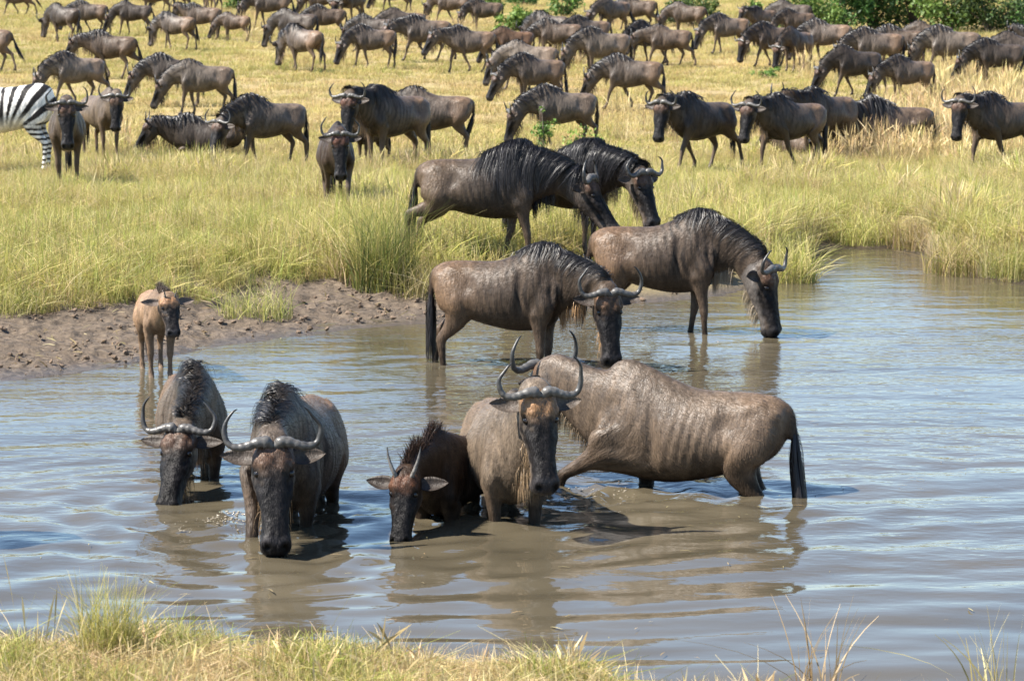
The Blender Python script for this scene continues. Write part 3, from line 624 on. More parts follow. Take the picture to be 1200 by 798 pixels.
def make_water(sources, churn):
    xs = np.arange(-11, 13, .075); ys = np.concatenate([np.arange(10.5, 20.5, .05), np.arange(20.5, 37, .09)])
    X, Y = np.meshgrid(xs, ys); x, y = X.ravel(), Y.ravel(); z = np.zeros(len(x))
    wx = .35*np.sin(x*.9+y*.6)+.22*np.sin(y*1.3-x*.7+1); wy = .3*np.sin(x*.7-y*.8+2)+.18*np.sin(x*1.9+y*.5)
    for sx, sy, A, lam, reach in sources:
        r = np.hypot(x+wx*.5-sx, (y+wy*.5-sy)); k = 2*np.pi/lam; z += A*np.sin(k*r*(1+.06*np.sin(r*1.7+sx)))*np.exp(-r/reach)*smooth01((r+.1)/.5)
    fade = np.exp(-np.maximum(0, y-15)/9)
    for lam, ang, A, ph, wp in [(.85, 1.70, .0055, 0, .5), (.55, 1.60, .0030, 2, .45), (1.3, 1.66, .0060, 1, .4), (.30, 1.82, .0011, 3, .6), (.36, 1.35, .0012, 5, .6), (.21, 1.62, .0006, 2.5, .6)]:
        k = 2*np.pi/lam; q = np.cos(ang)*(x+wx*wp)+np.sin(ang)*(y+wy*wp); g = .6+.4*np.sin(x*.5+y*.7+ph*2)
        sw = np.sin(k*q+ph); z += A*(sw+.25*np.cos(2*(k*q+ph)))*g*(.30+.70*fade)
    for sx, sy, A, rad in churn:      # broken water round moving legs
        r = np.hypot(x-sx, y-sy); i = np.where(r < rad*2.2)[0]
        z[i] += A*np.exp(-(r[i]/rad)**2)*np.array([mnoise.noise((x[j]*7, y[j]*7, sx))+.7*mnoise.noise((x[j]*15, y[j]*15, sy)) for j in i])
    nx = len(xs); a = (np.arange(len(ys)-1)[:, None]*nx+np.arange(nx-1)[None, :]).ravel()
    me = quads_mesh('water', np.stack([x, y, z], 1), np.stack([a, a+1, a+nx+1, a+nx], 1))
    m, nt, p = new_mat('muddy_water'); L = nt.links.new; t = N_(nt, 'ShaderNodeTexCoord'); o = t.outputs['Object']
    n0 = nodes_noise(nt, o, .45, 4, .55); c = ramp(nt, n0.outputs[0], [(.3, (.050, .042, .027)), (.7, (.078, .065, .043))]); L(c.outputs[0], p.inputs['Base Color'])
    p.inputs['Roughness'].default_value = .045; p.inputs['IOR'].default_value = 1.33
    mp = N_(nt, 'ShaderNodeMapping'); mp.inputs['Scale'].default_value = (.55, 1.0, 1); L(o, mp.inputs[0])
    n1 = nodes_noise(nt, mp.outputs[0], 5.5, 3, .5); n2 = nodes_noise(nt, mp.outputs[0], 15, 2, .5); n3 = nodes_noise(nt, o, .35, 3, .5)
    msk = N_(nt, 'ShaderNodeMapRange'); msk.inputs[1].default_value = .38; msk.inputs[2].default_value = .62; L(n3.outputs[0], msk.inputs[0])
    sp = N_(nt, 'ShaderNodeSeparateXYZ'); L(o, sp.inputs[0]); fr = N_(nt, 'ShaderNodeMapRange'); fr.inputs[1].default_value = 14; fr.inputs[2].default_value = 20; fr.inputs[3].default_value = .15; fr.inputs[4].default_value = 1; L(sp.outputs[1], fr.inputs[0])
    mm = N_(nt, 'ShaderNodeMath', operation='MULTIPLY_ADD'); L(msk.outputs[0], mm.inputs[0]); mm.inputs[1].default_value = .6; mm.inputs[2].default_value = .4
    m2 = N_(nt, 'ShaderNodeMath', operation='MULTIPLY'); L(mm.outputs[0], m2.inputs[0]); L(fr.outputs[0], m2.inputs[1])
    b1 = N_(nt, 'ShaderNodeBump', i_Distance=.020); L(n1.outputs[0], b1.inputs['Height']); L(m2.outputs[0], b1.inputs['Strength'])
    b2 = N_(nt, 'ShaderNodeBump', i_Distance=.005); L(n2.outputs[0], b2.inputs['Height']); L(m2.outputs[0], b2.inputs['Strength']); L(b1.outputs[0], b2.inputs['Normal']); L(b2.outputs[0], p.inputs['Normal'])
    tag(obj('water', me, m), kind='structure')

# ---- grass: small clumps of single blades, scattered
def make_plant_mats():
    for name, tr in (('grass', .35), ('leaf', .3)):
        m, nt, p = new_mat(name); L = nt.links.new; a = N_(nt, 'ShaderNodeAttribute', attribute_name='col'); oi = N_(nt, 'ShaderNodeObjectInfo')
        hs = N_(nt, 'ShaderNodeHueSaturation'); L(a.outputs['Color'], hs.inputs['Color'])
        r1 = N_(nt, 'ShaderNodeMapRange'); r1.inputs[3].default_value = .72; r1.inputs[4].default_value = 1.25; L(oi.outputs['Random'], r1.inputs[0]); L(r1.outputs[0], hs.inputs['Value'])
        ml = N_(nt, 'ShaderNodeMath', operation='MULTIPLY'); ml.inputs[1].default_value = 7.31; L(oi.outputs['Random'], ml.inputs[0]); fr = N_(nt, 'ShaderNodeMath', operation='FRACT'); L(ml.outputs[0], fr.inputs[0])
        r2 = N_(nt, 'ShaderNodeMapRange'); r2.inputs[3].default_value = .47 if name == 'leaf' else .475; r2.inputs[4].default_value = .525; L(fr.outputs[0], r2.inputs[0]); L(r2.outputs[0], hs.inputs['Hue'])
        L(hs.outputs[0], p.inputs['Base Color']); p.inputs['Roughness'].default_value = .55; p.inputs['Specular IOR Level'].default_value = .3
        tl = N_(nt, 'ShaderNodeBsdfTranslucent'); L(hs.outputs[0], tl.inputs[0]); mx = N_(nt, 'ShaderNodeMixShader'); mx.inputs[0].default_value = tr; L(p.outputs[0], mx.inputs[1]); L(tl.outputs[0], mx.inputs[2]); L(mx.outputs[0], nt.nodes['Material Output'].inputs[0])
        MAT[name] = m
    m, nt, p = new_mat('foam'); p.inputs['Base Color'].default_value = (.30, .26, .20, 1); p.inputs['Roughness'].default_value = .12; MAT['foam'] = m
    m, nt, p = new_mat('bark'); t = N_(nt, 'ShaderNodeTexCoord'); n = nodes_noise(nt, t.outputs['Object'], 12, 5); c = ramp(nt, n.outputs[0], [(.3, (.05, .038, .028)), (.7, (.16, .125, .095))]); nt.links.new(c.outputs[0], p.inputs['Base Color']); p.inputs['Roughness'].default_value = .9; MAT['bark'] = m
def blades_mesh(name, rnd, n, h, hv, rad, w, lean, cols, K=4, flower=0, curl=.8):
    P = np.zeros((n, K, 3)); Nn = np.zeros((n, 3)); C = np.zeros((n, K, 3)); W = []
    for i in range(n):
        a = rnd.random()*6.283; r = rad*math.sqrt(rnd.random()); b = rnd.random()*6.283; H = h*(1-hv+2*hv*rnd.random()); ln = lean*abs(rnd.gauss(0, 1))
        c = np.array(cols[int(rnd.random()*len(cols))])*(.75+.5*rnd.random())
        for k in range(K):
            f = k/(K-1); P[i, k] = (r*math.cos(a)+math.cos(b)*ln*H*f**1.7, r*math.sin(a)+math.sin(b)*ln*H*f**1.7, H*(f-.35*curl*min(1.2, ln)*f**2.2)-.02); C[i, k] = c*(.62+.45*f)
        t = rnd.random()*6.283; Nn[i] = (math.cos(t), math.sin(t), .2); W.append(w*(.6+.8*rnd.random()))
    T = np.gradient(P, axis=1); S = np.cross(T, Nn[:, None, :]); S /= np.maximum(np.linalg.norm(S, axis=2), 1e-9)[:, :, None]
    tp = np.linspace(1, .15, K); 
    if flower: tp = np.interp(np.linspace(0, 1, K), [0, .6, .7, .85, 1], [.35, .3, flower, flower, .2])
    ww = np.array(W).reshape(-1, 1, 1)*tp[None, :, None]*.5; V = np.stack([P-S*ww, P+S*ww], 2).reshape(-1, 3)
    base = ((np.arange(n)*K*2)[:, None]+(np.arange(K-1)*2)[None, :]).reshape(-1)
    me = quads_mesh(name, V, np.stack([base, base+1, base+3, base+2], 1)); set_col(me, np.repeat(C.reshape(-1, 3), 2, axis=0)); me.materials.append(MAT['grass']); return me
G_GREEN = [(.28, .29, .06), (.34, .33, .085), (.22, .25, .05), (.42, .36, .13)]
G_YEL = [(.46, .40, .12), (.52, .44, .16), (.40, .36, .09), (.56, .46, .21), (.34, .34, .075)]
G_STRAW = [(.52, .42, .22), (.46, .35, .16), (.60, .49, .28), (.38, .30, .13)]
G_GOLD = [(.52, .40, .17), (.58, .46, .21), (.45, .35, .14), (.42, .36, .12)]
G_OLIVE = [(.38, .34, .10), (.45, .37, .13), (.31, .30, .08)]
G_REED = [(.07, .12, .025), (.10, .15, .03), (.14, .18, .045), (.28, .25, .10)]
G_DRY = [(.52, .40, .20), (.46, .34, .155), (.58, .46, .25)]
def tuft_collection(key, specs):
    col = bpy.data.collections.new(key); rnd = random.Random(len(key)*7+1)
    for i, s in enumerate(specs):
        o = bpy.data.objects.new('%s_%02d' % (key, i), blades_mesh(key, rnd, **s)); col.objects.link(o)
    return col
def scatter(name, P, rot, scl, idx, col, label, cat):
    me = bpy.data.meshes.new(name); P = np.asarray(P, np.float32); me.vertices.add(len(P)); me.vertices.foreach_set('co', P.ravel())
    a = me.attributes.new('rot', 'FLOAT_VECTOR', 'POINT'); a.data.foreach_set('vector', np.asarray(rot, np.float32).ravel())
    a = me.attributes.new('scl', 'FLOAT_VECTOR', 'POINT'); a.data.foreach_set('vector', np.asarray(scl, np.float32).ravel())
    a = me.attributes.new('idx', 'INT', 'POINT'); a.data.foreach_set('value', np.asarray(idx, np.int32))
    o = obj(name, me, None); ng = bpy.data.node_groups.new(name, 'GeometryNodeTree'); ng.interface.new_socket('Geometry', in_out='INPUT', socket_type='NodeSocketGeometry'); ng.interface.new_socket('Geometry', in_out='OUTPUT', socket_type='NodeSocketGeometry')
    gi = ng.nodes.new('NodeGroupInput'); go = ng.nodes.new('NodeGroupOutput'); ip = ng.nodes.new('GeometryNodeInstanceOnPoints'); ci = ng.nodes.new('GeometryNodeCollectionInfo'); ci.inputs['Collection'].default_value = col; ci.inputs['Separate Children'].default_value = True; ci.inputs['Reset Children'].default_value = True
    def attr(n, t):
        q = ng.nodes.new('GeometryNodeInputNamedAttribute'); q.data_type = t; q.inputs['Name'].default_value = n; return [s for s in q.outputs if s.enabled][0]
    L = ng.links.new; L(gi.outputs[0], ip.inputs['Points']); L(ci.outputs[0], ip.inputs['Instance']); ip.inputs['Pick Instance'].default_value = True
    L(attr('idx', 'INT'), ip.inputs['Instance Index']); L(attr('scl', 'FLOAT_VECTOR'), ip.inputs['Scale'])
    er = ng.nodes.new('FunctionNodeEulerToRotation'); L(attr('rot', 'FLOAT_VECTOR'), er.inputs[0]); L(er.outputs[0], ip.inputs['Rotation']); L(ip.outputs[0], go.inputs[0])
    md = o.modifiers.new('scatter', 'NODES'); md.node_group = ng; tag(o, label, cat, kind='stuff'); return o
def noise2(x, y, f, seed=0): return np.array([mnoise.noise((a*f+seed, b*f-seed, seed)) for a, b in zip(x, y)])
def in_view(x, y, mx=1.25): return np.abs(x) < mx*600/F_PX*y+.8
def scatter_grass():
    R = np.random.default_rng(5)
    # lush far bank
    colA = tuft_collection('bank_grass', [dict(n=34, h=.30, hv=.4, rad=.13, w=.009, lean=.35, cols=G_GREEN)]*0+
        [dict(n=40, h=.24, hv=.5, rad=.15, w=.007, lean=.55, cols=G_GREEN+G_YEL), dict(n=40, h=.26, hv=.5, rad=.16, w=.007, lean=.6, cols=G_YEL+G_GREEN+G_STRAW[:2]), dict(n=40, h=.25, hv=.5, rad=.17, w=.007, lean=.6, cols=G_YEL), dict(n=38, h=.24, hv=.5, rad=.16, w=.0065, lean=.7, cols=G_YEL+G_STRAW),
         dict(n=36, h=.27, hv=.5, rad=.17, w=.006, lean=.65, cols=G_STRAW), dict(n=30, h=.36, hv=.4, rad=.15, w=.005, lean=.45, cols=G_STRAW+G_YEL, K=5, flower=1.7)])
    n = 34000; y = 23+27*R.random(n)**.85; x = (R.random(n)*2-1)*(1.25*600/F_PX*y+1); df = y-shore_far(x)
    edge = np.interp(x, [-12, -3.2, -1.2, -.3, 1.0, 2.2, 3.0, 60], [3.6, 3.1, 2.6, 1.8, 1.9, 1.2, .12, .12])+.45*noise2(x, y, .9, 3)
    k = (df > edge) & (noise2(x, y, 1.9, 14) > -.30-.12*R.random(n)); x, y, df, edge = x[k], y[k], df[k], edge[k]; pn = noise2(x, y, .45, 8); pm = noise2(x, y, 1.6, 2)
    dry = .36+.6*pn+.45*pm+.022*(y-34)+.10*R.standard_normal(len(x)); idx = np.where(dry < .3, R.integers(0, 2, len(x)), np.where(dry < .62, R.integers(1, 4, len(x)), np.where(dry < .85, R.integers(2, 5, len(x)), R.integers(3, 6, len(x)))))
    s = (.8+.5*R.random(len(x)))*np.interp(y, [24, 31, 36, 44, 52], [1.0, 1.0, .82, .7, .55])*(.60+.75*np.clip(pn+.5, 0, 1))*np.clip(.55+(df-edge)/.8, .55, 1.05)
    P = np.stack([x, y, height(x, y)], 1); rot = np.stack([.12*R.standard_normal(len(x)), .12*R.standard_normal(len(x)), 6.28*R.random(len(x))], 1)
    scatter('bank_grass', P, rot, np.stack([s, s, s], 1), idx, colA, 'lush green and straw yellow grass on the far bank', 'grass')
    # golden plain
    colB = tuft_collection('plain_grass', [dict(n=60, h=.085, hv=.5, rad=.30, w=.011, lean=.6, cols=G_GOLD, K=3), dict(n=60, h=.10, hv=.5, rad=.32, w=.011, lean=.55, cols=G_GOLD+G_OLIVE, K=3), dict(n=60, h=.09, hv=.5, rad=.3, w=.011, lean=.55, cols=G_OLIVE, K=3), dict(n=50, h=.15, hv=.4, rad=.3, w=.010, lean=.5, cols=G_GOLD, K=3), dict(n=50, h=.12, hv=.4, rad=.3, w=.011, lean=.5, cols=G_OLIVE+G_GREEN, K=3)])
    n = 30000; y = 44+110*R.random(n)**1.15; x = (R.random(n)*2-1)*(1.2*600/F_PX*y+2); pn = noise2(x, y, .12, 4); pm = noise2(x, y, .5, 6); k = pm > -.42-.1*R.random(n); x, y, pn, pm = x[k], y[k], pn[k], pm[k]
    idx = np.where(pn+.25*pm > .22, R.integers(2, 5, len(x)), np.where(pn+.25*pm < -.12, np.where(R.random(len(x)) < .3, 3, 0), R.integers(0, 3, len(x))))
    s = (.75+.6*R.random(len(x)))*np.interp(y, [44, 60, 150], [.95, 1, 1.3]); P = np.stack([x, y, height(x, y)], 1); rot = np.stack([0*x, 0*x, 6.28*R.random(len(x))], 1)
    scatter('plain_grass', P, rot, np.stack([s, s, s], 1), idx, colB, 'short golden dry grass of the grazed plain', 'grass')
    # tall dry grass on the right
    colC = tuft_collection('tall_dry_grass', [dict(n=26, h=.62, hv=.3, rad=.18, w=.007, lean=.28, cols=G_DRY, K=6, flower=2.6), dict(n=30, h=.5, hv=.35, rad=.2, w=.007, lean=.35, cols=G_DRY+G_GOLD, K=6, flower=2.0), dict(n=30, h=.42, hv=.35, rad=.2, w=.010, lean=.45, cols=G_DRY, K=4)])
    Q = []
    for (px0, px1, py0, py1, cnt) in [(1030, 1215, 128, 196, 420), (960, 1060, 150, 190, 70), (1060, 1215, 95, 130, 130), (640, 690, 60, 85, 16), (690, 790, 140, 170, 12), (490, 560, 30, 48, 20), (110, 150, 165, 185, 16), (275, 300, 30, 60, 10), (940, 1000, 75, 100, 24), (960, 1200, 185, 200, 60)]:
        for _ in range(cnt): Q.append(on_ground(px0+(px1-px0)*R.random(), py0+(py1-py0)*R.random()))
    Q = np.array(Q); s = .7+.5*R.random(len(Q)); scatter('tall_dry_grass', Q, np.stack([0*s, .1*R.standard_normal(len(s)), 6.28*R.random(len(s))], 1), np.stack([s, s, s], 1), R.integers(0, 3, len(Q)), colC, 'tall straw coloured dry grass with seed heads', 'grass')
    # near bank
    colD = tuft_collection('near_grass', [dict(n=44, h=.085, hv=.5, rad=.07, w=.0042, lean=.8, cols=G_YEL+G_GREEN, K=5), dict(n=44, h=.085, hv=.5, rad=.08, w=.004, lean=1.0, cols=G_STRAW+G_DRY, K=5), dict(n=40, h=.09, hv=.5, rad=.06, w=.0045, lean=.6, cols=G_GREEN, K=5), dict(n=48, h=.07, hv=.5, rad=.09, w=.004, lean=1.2, cols=G_DRY, K=5), dict(n=5, h=.24, hv=.4, rad=.05, w=.0032, lean=.35, cols=G_DRY, K=6, flower=2.2)])
    n = 9000; x = -3.6+6.2*R.random(n); y = 10.6+3.0*R.random(n); dn = shore_near(x)-y; k = dn > -.02+.05*R.random(n); x, y = x[k], y[k]; pn = noise2(x, y, 1.7, 3)
    idx = np.where(pn > .10, R.integers(0, 3, len(x)), np.where(pn < .0, np.where(R.random(len(x)) < .5, 3, 1), R.choice([0, 1, 3, 3, 1], len(x)))); idx = np.where(R.random(len(x)) < .02, 4, idx); s = 1.2*(.7+.7*R.random(len(x)))*(1+.5*np.clip(pn, -.5, .6))
    s *= 1+.7*np.exp(-((x+1.82)/.25)**2-((y-12.65)/.3)**2)+.5*np.exp(-((x-.05)/.25)**2-((y-12.7)/.3)**2)
    scatter('near_bank_grass', np.stack([x, y, height(x, y)], 1), np.stack([.2*R.standard_normal(len(x)), .2*R.standard_normal(len(x)), 6.28*R.random(len(x))], 1), np.stack([s, s, s], 1), idx, colD, 'short green and bleached grass on the near bank edge', 'grass')
    # straw and scum floating on the water
    n = 420; x = (R.random(n)*2-1)*4.5; y = 13.5+16*R.random(n)**1.4; k = (y < shore_far(x)-.05) & (noise2(x, y, .8, 21) > -.1); x, y = x[k], y[k]
    colF = bpy.data.collections.new('floating_bits'); rf = random.Random(4)
    for i in range(4):
        P = np.array([[[-.03, 0, 0], [0, rf.uniform(-.008, .008), .003], [.03, rf.uniform(-.01, .01), 0]]]); me = ribbons('straw_bit', P, np.array([[0, 0, 1.]]), [.005+.006*rf.random()], np.array([G_STRAW[i]])*.6, taper=(.4, 1, .5)); me.materials.append(MAT['grass']); colF.objects.link(bpy.data.objects.new('straw_bit_%d' % i, me))
    s = .4+1.0*R.random(len(x)); scatter('floating_straw', np.stack([x, y, 0*x+.012], 1), np.stack([0*x, 0*x, 6.28*R.random(len(x))], 1), np.stack([s, s, s], 1), R.integers(0, 4, len(x)), colF, 'bits of straw floating on the muddy water', 'straw')
    # straw litter trodden into the mud
    n = 2600; x = -6.5+9*R.random(n); y = 20.5+10.5*R.random(n); df = y-shore_far(x); k = (df > .3) & (df < 4.2) & (x < 2.0) & (noise2(x, y, 1.1, 31)+.12*df > .05); x, y = x[k], y[k]; s = .6+1.6*R.random(len(x))
    scatter('straw_litter', np.stack([x, y, height(x, y)+.03], 1), np.stack([.3*R.standard_normal(len(x)), .3*R.standard_normal(len(x)), 6.28*R.random(len(x))], 1), np.stack([s, s, s], 1), R.integers(0, 4, len(x)), colF, 'dry straw litter trodden into the mud', 'straw')
    # clods of trodden mud
    colM = bpy.data.collections.new('mud_clods'); m, nt, p = new_mat('mud_clod'); t = N_(nt, 'ShaderNodeTexCoord'); nn = nodes_noise(nt, t.outputs['Object'], 25, 5); c = ramp(nt, nn.outputs[0], [(.3, (.065, .042, .027)), (.7, (.19, .135, .09))]); nt.links.new(c.outputs[0], p.inputs['Base Color']); p.inputs['Roughness'].default_value = .95
    for i in range(5):
        V, q = sphere_np((0, 0, 0), 1, 9, 6); V = V*(1+.45*nz(V, 1.6, i*3.1)+.18*nz(V, 4, i))[:, None]*np.array([1, .85, .55]); me = quads_mesh('mud_clod', V, q, False); me.materials.append(m); colM.objects.link(bpy.data.objects.new('mud_clod_%d' % i, me))
    n = 8000; x = -6.5+9*R.random(n); y = 20.5+10.5*R.random(n); df = y-shore_far(x); k = (df > .12) & (df < 4.0) & (noise2(x, y, 1.3, 11) > -.22) & (x < np.interp(y, [20, 40], [1.8, 3.0])); x, y = x[k], y[k]; s = .005+.030*R.random(len(x))**4.5
    scatter('mud_clods', np.stack([x, y, height(x, y)+.012], 1), np.stack([R.random(len(x)), R.random(len(x)), 6.28*R.random(len(x))], 1), np.stack([s, s, s], 1), R.integers(0, 5, len(x)), colM, 'small brown clods of trodden mud on the bare bank', 'mud')

def grass_tussock(name, label, loc, spec, seed, group=None):
    rnd = random.Random(seed); me = blades_mesh('blades', rnd, **spec); root = bpy.data.objects.new(name, None); bpy.context.scene.collection.objects.link(root); root.location = loc; root.empty_display_size = .1; tag(root, label, 'grass tussock', group)
    o = obj('blades', me, MAT['grass'], root); tag(o, kind='stuff'); return root

# ---- leafy shrubs
def leaves_np(rnd, centres, n, size, cols):
    V = []; Q = []; C = []
    for i in range(n):
        c, r, b = centres[int(rnd.random()*len(centres))]
        d = Vector((rnd.gauss(0, 1), rnd.gauss(0, 1), rnd.gauss(0, 1))).normalized(); p = Vector(c)+Vector((d.x*r, d.y*r, d.z*r*.85))*(rnd.random()**.4)
        nn = (d*.7+Vector((rnd.gauss(0, .6), rnd.gauss(0, .6), rnd.gauss(0, .6)+.4))).normalized(); u = nn.orthogonal().normalized(); w = nn.cross(u); a = rnd.random()*6.28; u, w = u*math.cos(a)+w*math.sin(a), w*math.cos(a)-u*math.sin(a)
        s = size*(.6+.8*rnd.random()); k = len(V); V += [p-u*s, p-w*s*.42+nn*s*.08, p+u*s, p+w*s*.42+nn*s*.08]; Q.append((k, k+1, k+2, k+3)); q = np.array(cols[int(rnd.random()*len(cols))])*b*(.7+.6*rnd.random()); C += [q]*4
    return np.array([tuple(p) for p in V]), np.array(Q), np.array(C)
def shrub(label, loc, w, h, seed, cols, group='green shrubs along the edge of the plain', dens=1.0, leaf=.075, name='shrub', cat='shrub'):
    rnd = random.Random(seed); root = bpy.data.objects.new(name, None); bpy.context.scene.collection.objects.link(root); root.location = loc; tag(root, label, cat, group); root.empty_display_size = .2
    cen = []; stems = []
    for i in range(int(22*dens)+6):
        a = rnd.random()*6.28; r = w*.5*math.sqrt(rnd.random())*.85; z = h*(.12+.80*rnd.random()*(1-.45*(r/(w*.5))**2)); c = (r*math.cos(a), r*math.sin(a), z); cen.append((c, (.16+.17*rnd.random())*min(w, h), .65+.6*rnd.random()))
        if i % 2 == 0: stems.append(c)
    V, Q, C = leaves_np(rnd, cen, int(2400*dens*max(.5, w*h/4)), leaf, cols); me = quads_mesh('crown', V, Q); set_col(me, C); obj('crown', me, MAT['leaf'], root)
    sv = []; sq = []
    for c in stems:
        c = np.array(c); mid = c*np.array([.35, .35, .5]); P = catmull([np.array([c[0]*.08, c[1]*.08, -.05]), mid, c], 4); v, q = tube_np(P, np.linspace(.03, .008, len(P))*max(.6, h/2), 6); sq.append(q+sum(len(a) for a in sv)); sv.append(v)
    obj('stems', quads_mesh('stems', np.concatenate(sv), np.concatenate(sq)), MAT['bark'], root); return root

def splash(label, px, py, n, rad, up, seed):
    """thrown drops and torn lumps of muddy water round a leg"""
    rnd = random.Random(seed); c = on_z(px, py); V = []; Q = []
    for i in range(n):
        a = rnd.random()*6.28; r = rad*rnd.random()**.6; h = up*rnd.random()**2.2*(1-.6*r/rad); s = .002+.0045*rnd.random()**2
        v, f = sphere_np((r*math.cos(a), r*math.sin(a)*.8, h), s, 6, 4); v[:, 2] = h+(v[:, 2]-h)*(.5 if h < .02 else 1); v[:, 0] += (v[:, 0]-r*math.cos(a))*rnd.random()*1.5; Q.append(f+sum(len(k) for k in V)); V.append(v)
    o = obj('water_splash', quads_mesh('water_splash', np.concatenate(V), np.concatenate(Q)), MAT['foam']); o.location = c; tag(o, label, 'splash', kind='stuff')
# ============================================================ PLACING
def legs_of(base, **kw): d = dict(base); d.update(kw); return d
BULL = dict(horn='bull', mane='mid'); COW = dict(horn='wide', mane='crest')
# wading animals: label, (px, py) of the waterline under the body, depth, heading (0 = +X, -90 = towards the camera), scale, body kind, pose, style
WADERS = [
 ('wildebeest', 'adult wildebeest with wide horns drinking beside the standing calf, muzzle touching the water', (226, 551), .41, -80, .87, 'adult', dict(neck=46, head=54, neck_yaw=-24, head_yaw=-20, legs=STAND), dict(COW, hide=(.165, .135, .108), bars=.6, fore=(.10, .05, .03), beardcol=(.10, .07, .045))),
 ('wildebeest', 'adult wildebeest with one front leg raised and its muzzle in the splashing water', (347, 603), .48, -97, .98, 'adult', dict(neck=18, head=63, neck_yaw=13, head_yaw=14, legs=legs_of(STAND, FR=(-34, 4, 58, 30))), dict(COW, hide=(.150, .125, .104), bars=.55, fore=(.12, .062, .036), beardcol=(.30, .20, .11))),
 ('young_wildebeest', 'young dark brown wildebeest with short spike horns drinking beside the adult with the dripping beard', (538, 597), .50, -116, .80, 'calf', dict(neck=26, head=64, neck_yaw=17, head_yaw=16, legs=STAND), dict(horn='spike', mane='fuzz', hide=(.060, .040, .028), warm=(.080, .050, .032), fore=(.11, .045, .022), bars=.3, manecol=(.035, .02, .014), beard=False, horngain=2.0)),
 ('wildebeest', 'wet adult wildebeest staring at the camera with raised head and dripping tan beard', (592, 600), .41, -80, .90, 'adult', dict(neck=-38, head=68, neck_yaw=14, head_yaw=4, legs=STAND), dict(COW, mane=None, hide=(.200, .165, .130), warm=(.215, .165, .122), fore=(.36, .19, .085), fore_amt=1.0, bars=.35, barcol=(.07, .055, .045), beardcol=(.24, .165, .095), beardlen=.15, front=.0, cheek=(.16, .13, .11), horngain=1.25)),
 ('wildebeest', 'wet adult wildebeest wading side on behind the one staring at the camera, foreleg stretched forward', (806, 572), .50, 163, .965, 'adult', dict(neck=-8, head=64, neck_yaw=-18, head_yaw=-34, legs=legs_of(STAND, FL=(-40, -16, 34, 20), FR=(6, 0, 0, 0), HL=(-6, 2, 0, 0), HR=(-12, 4, 0, 0)), tail=(2, 2)), dict(COW, mane=None, hide=(.165, .130, .100), warm=(.170, .125, .090), bars=.35, barcol=(.07, .055, .045), front=.0, crest=.4, beardcol=(.16, .115, .07), beardlen=.12)),
 ('wildebeest', 'brown flanked wildebeest standing in the shallows with its head turned, below the black maned pair', (592, 428), .21, -17, .925, 'adult', dict(neck=42, head=74, neck_yaw=-30, head_yaw=-60, legs=legs_of(STAND, HL=(9, 4, 0, 0)), tail=(0, 0)), dict(COW, mane='crest', hide=(.110, .084, .064), warm=(.190, .128, .080), rump=.85, bars=.75, fore=(.16, .085, .045), beardcol=(.30, .18, .085))),
 ('wildebeest', 'brown wildebeest drinking at the far side with its muzzle dipped in open water', (775, 389), .16, -15, .96, 'adult', dict(neck=62, head=80, neck_yaw=-15, head_yaw=-14, legs=legs_of(STAND, FR=(-8, 3, 0, 0), FL=(7, 0, 0, -6)), tail=(2, 0)), dict(COW, mane='crest', hide=(.115, .088, .068), warm=(.195, .130, .082), rump=.9, bars=.85, cheek=(.20, .18, .165), throat=(.30, .22, .14), beardcol=(.26, .21, .15), beardlen=.2)),
 ('wildebeest', 'wildebeest wading apart from the drinking group, casting its shadow over the water', (-158, 634), .40, 175, 1.0, 'adult', dict(neck=30, head=60, legs=STAND), dict(BULL)),
]
WPOS = []
for w in WADERS:
    p = on_z(*w[2]); WPOS.append(p); DEPTHS.append((p[0], p[1], w[3]))
_c = on_z(184, 437); DEPTHS.append((_c[0], _c[1], .04))
make_plant_mats()
make_ground()
make_water([(*on_z(326, 652)[:2], .013, .40, 1.0), (*on_z(285, 610)[:2], .014, .33, .8), (*on_z(630, 620)[:2], .010, .55, 1.6), (*on_z(690, 572)[:2], .012, .42, 1.2), (*on_z(480, 615)[:2], .008, .40, 1.0), (*on_z(205, 592)[:2], .008, .42, 1.1), (*on_z(870, 578)[:2], .007, .45, 1.5), (*on_z(905, 392)[:2], .007, .5, 1.3), (*on_z(720, 425)[:2], .006, .45, 1.2), (*on_z(530, 432)[:2], .005, .4, 1.2), (*on_z(-60, 640)[:2], .010, .5, 1.3)],
    [(*on_z(290, 615)[:2], .045, .28), (*on_z(240, 610)[:2], .025, .3), (*on_z(680, 578)[:2], .05, .28), (*on_z(730, 580)[:2], .035, .3), (*on_z(395, 605)[:2], .03, .3), (*on_z(860, 582)[:2], .02, .3)])
print('setting', round(time.time()-T0, 1))
build_bodies()
print('bodies', round(time.time()-T0, 1))
for i, (w, p) in enumerate(zip(WADERS, WPOS)):
    animal(w[0], w[1], (p[0], p[1], -w[3]), w[4], scale=w[5], kind=w[6], pose=w[7], st=w[8], seed=i+1, water=0, group='wildebeest wading in the water')
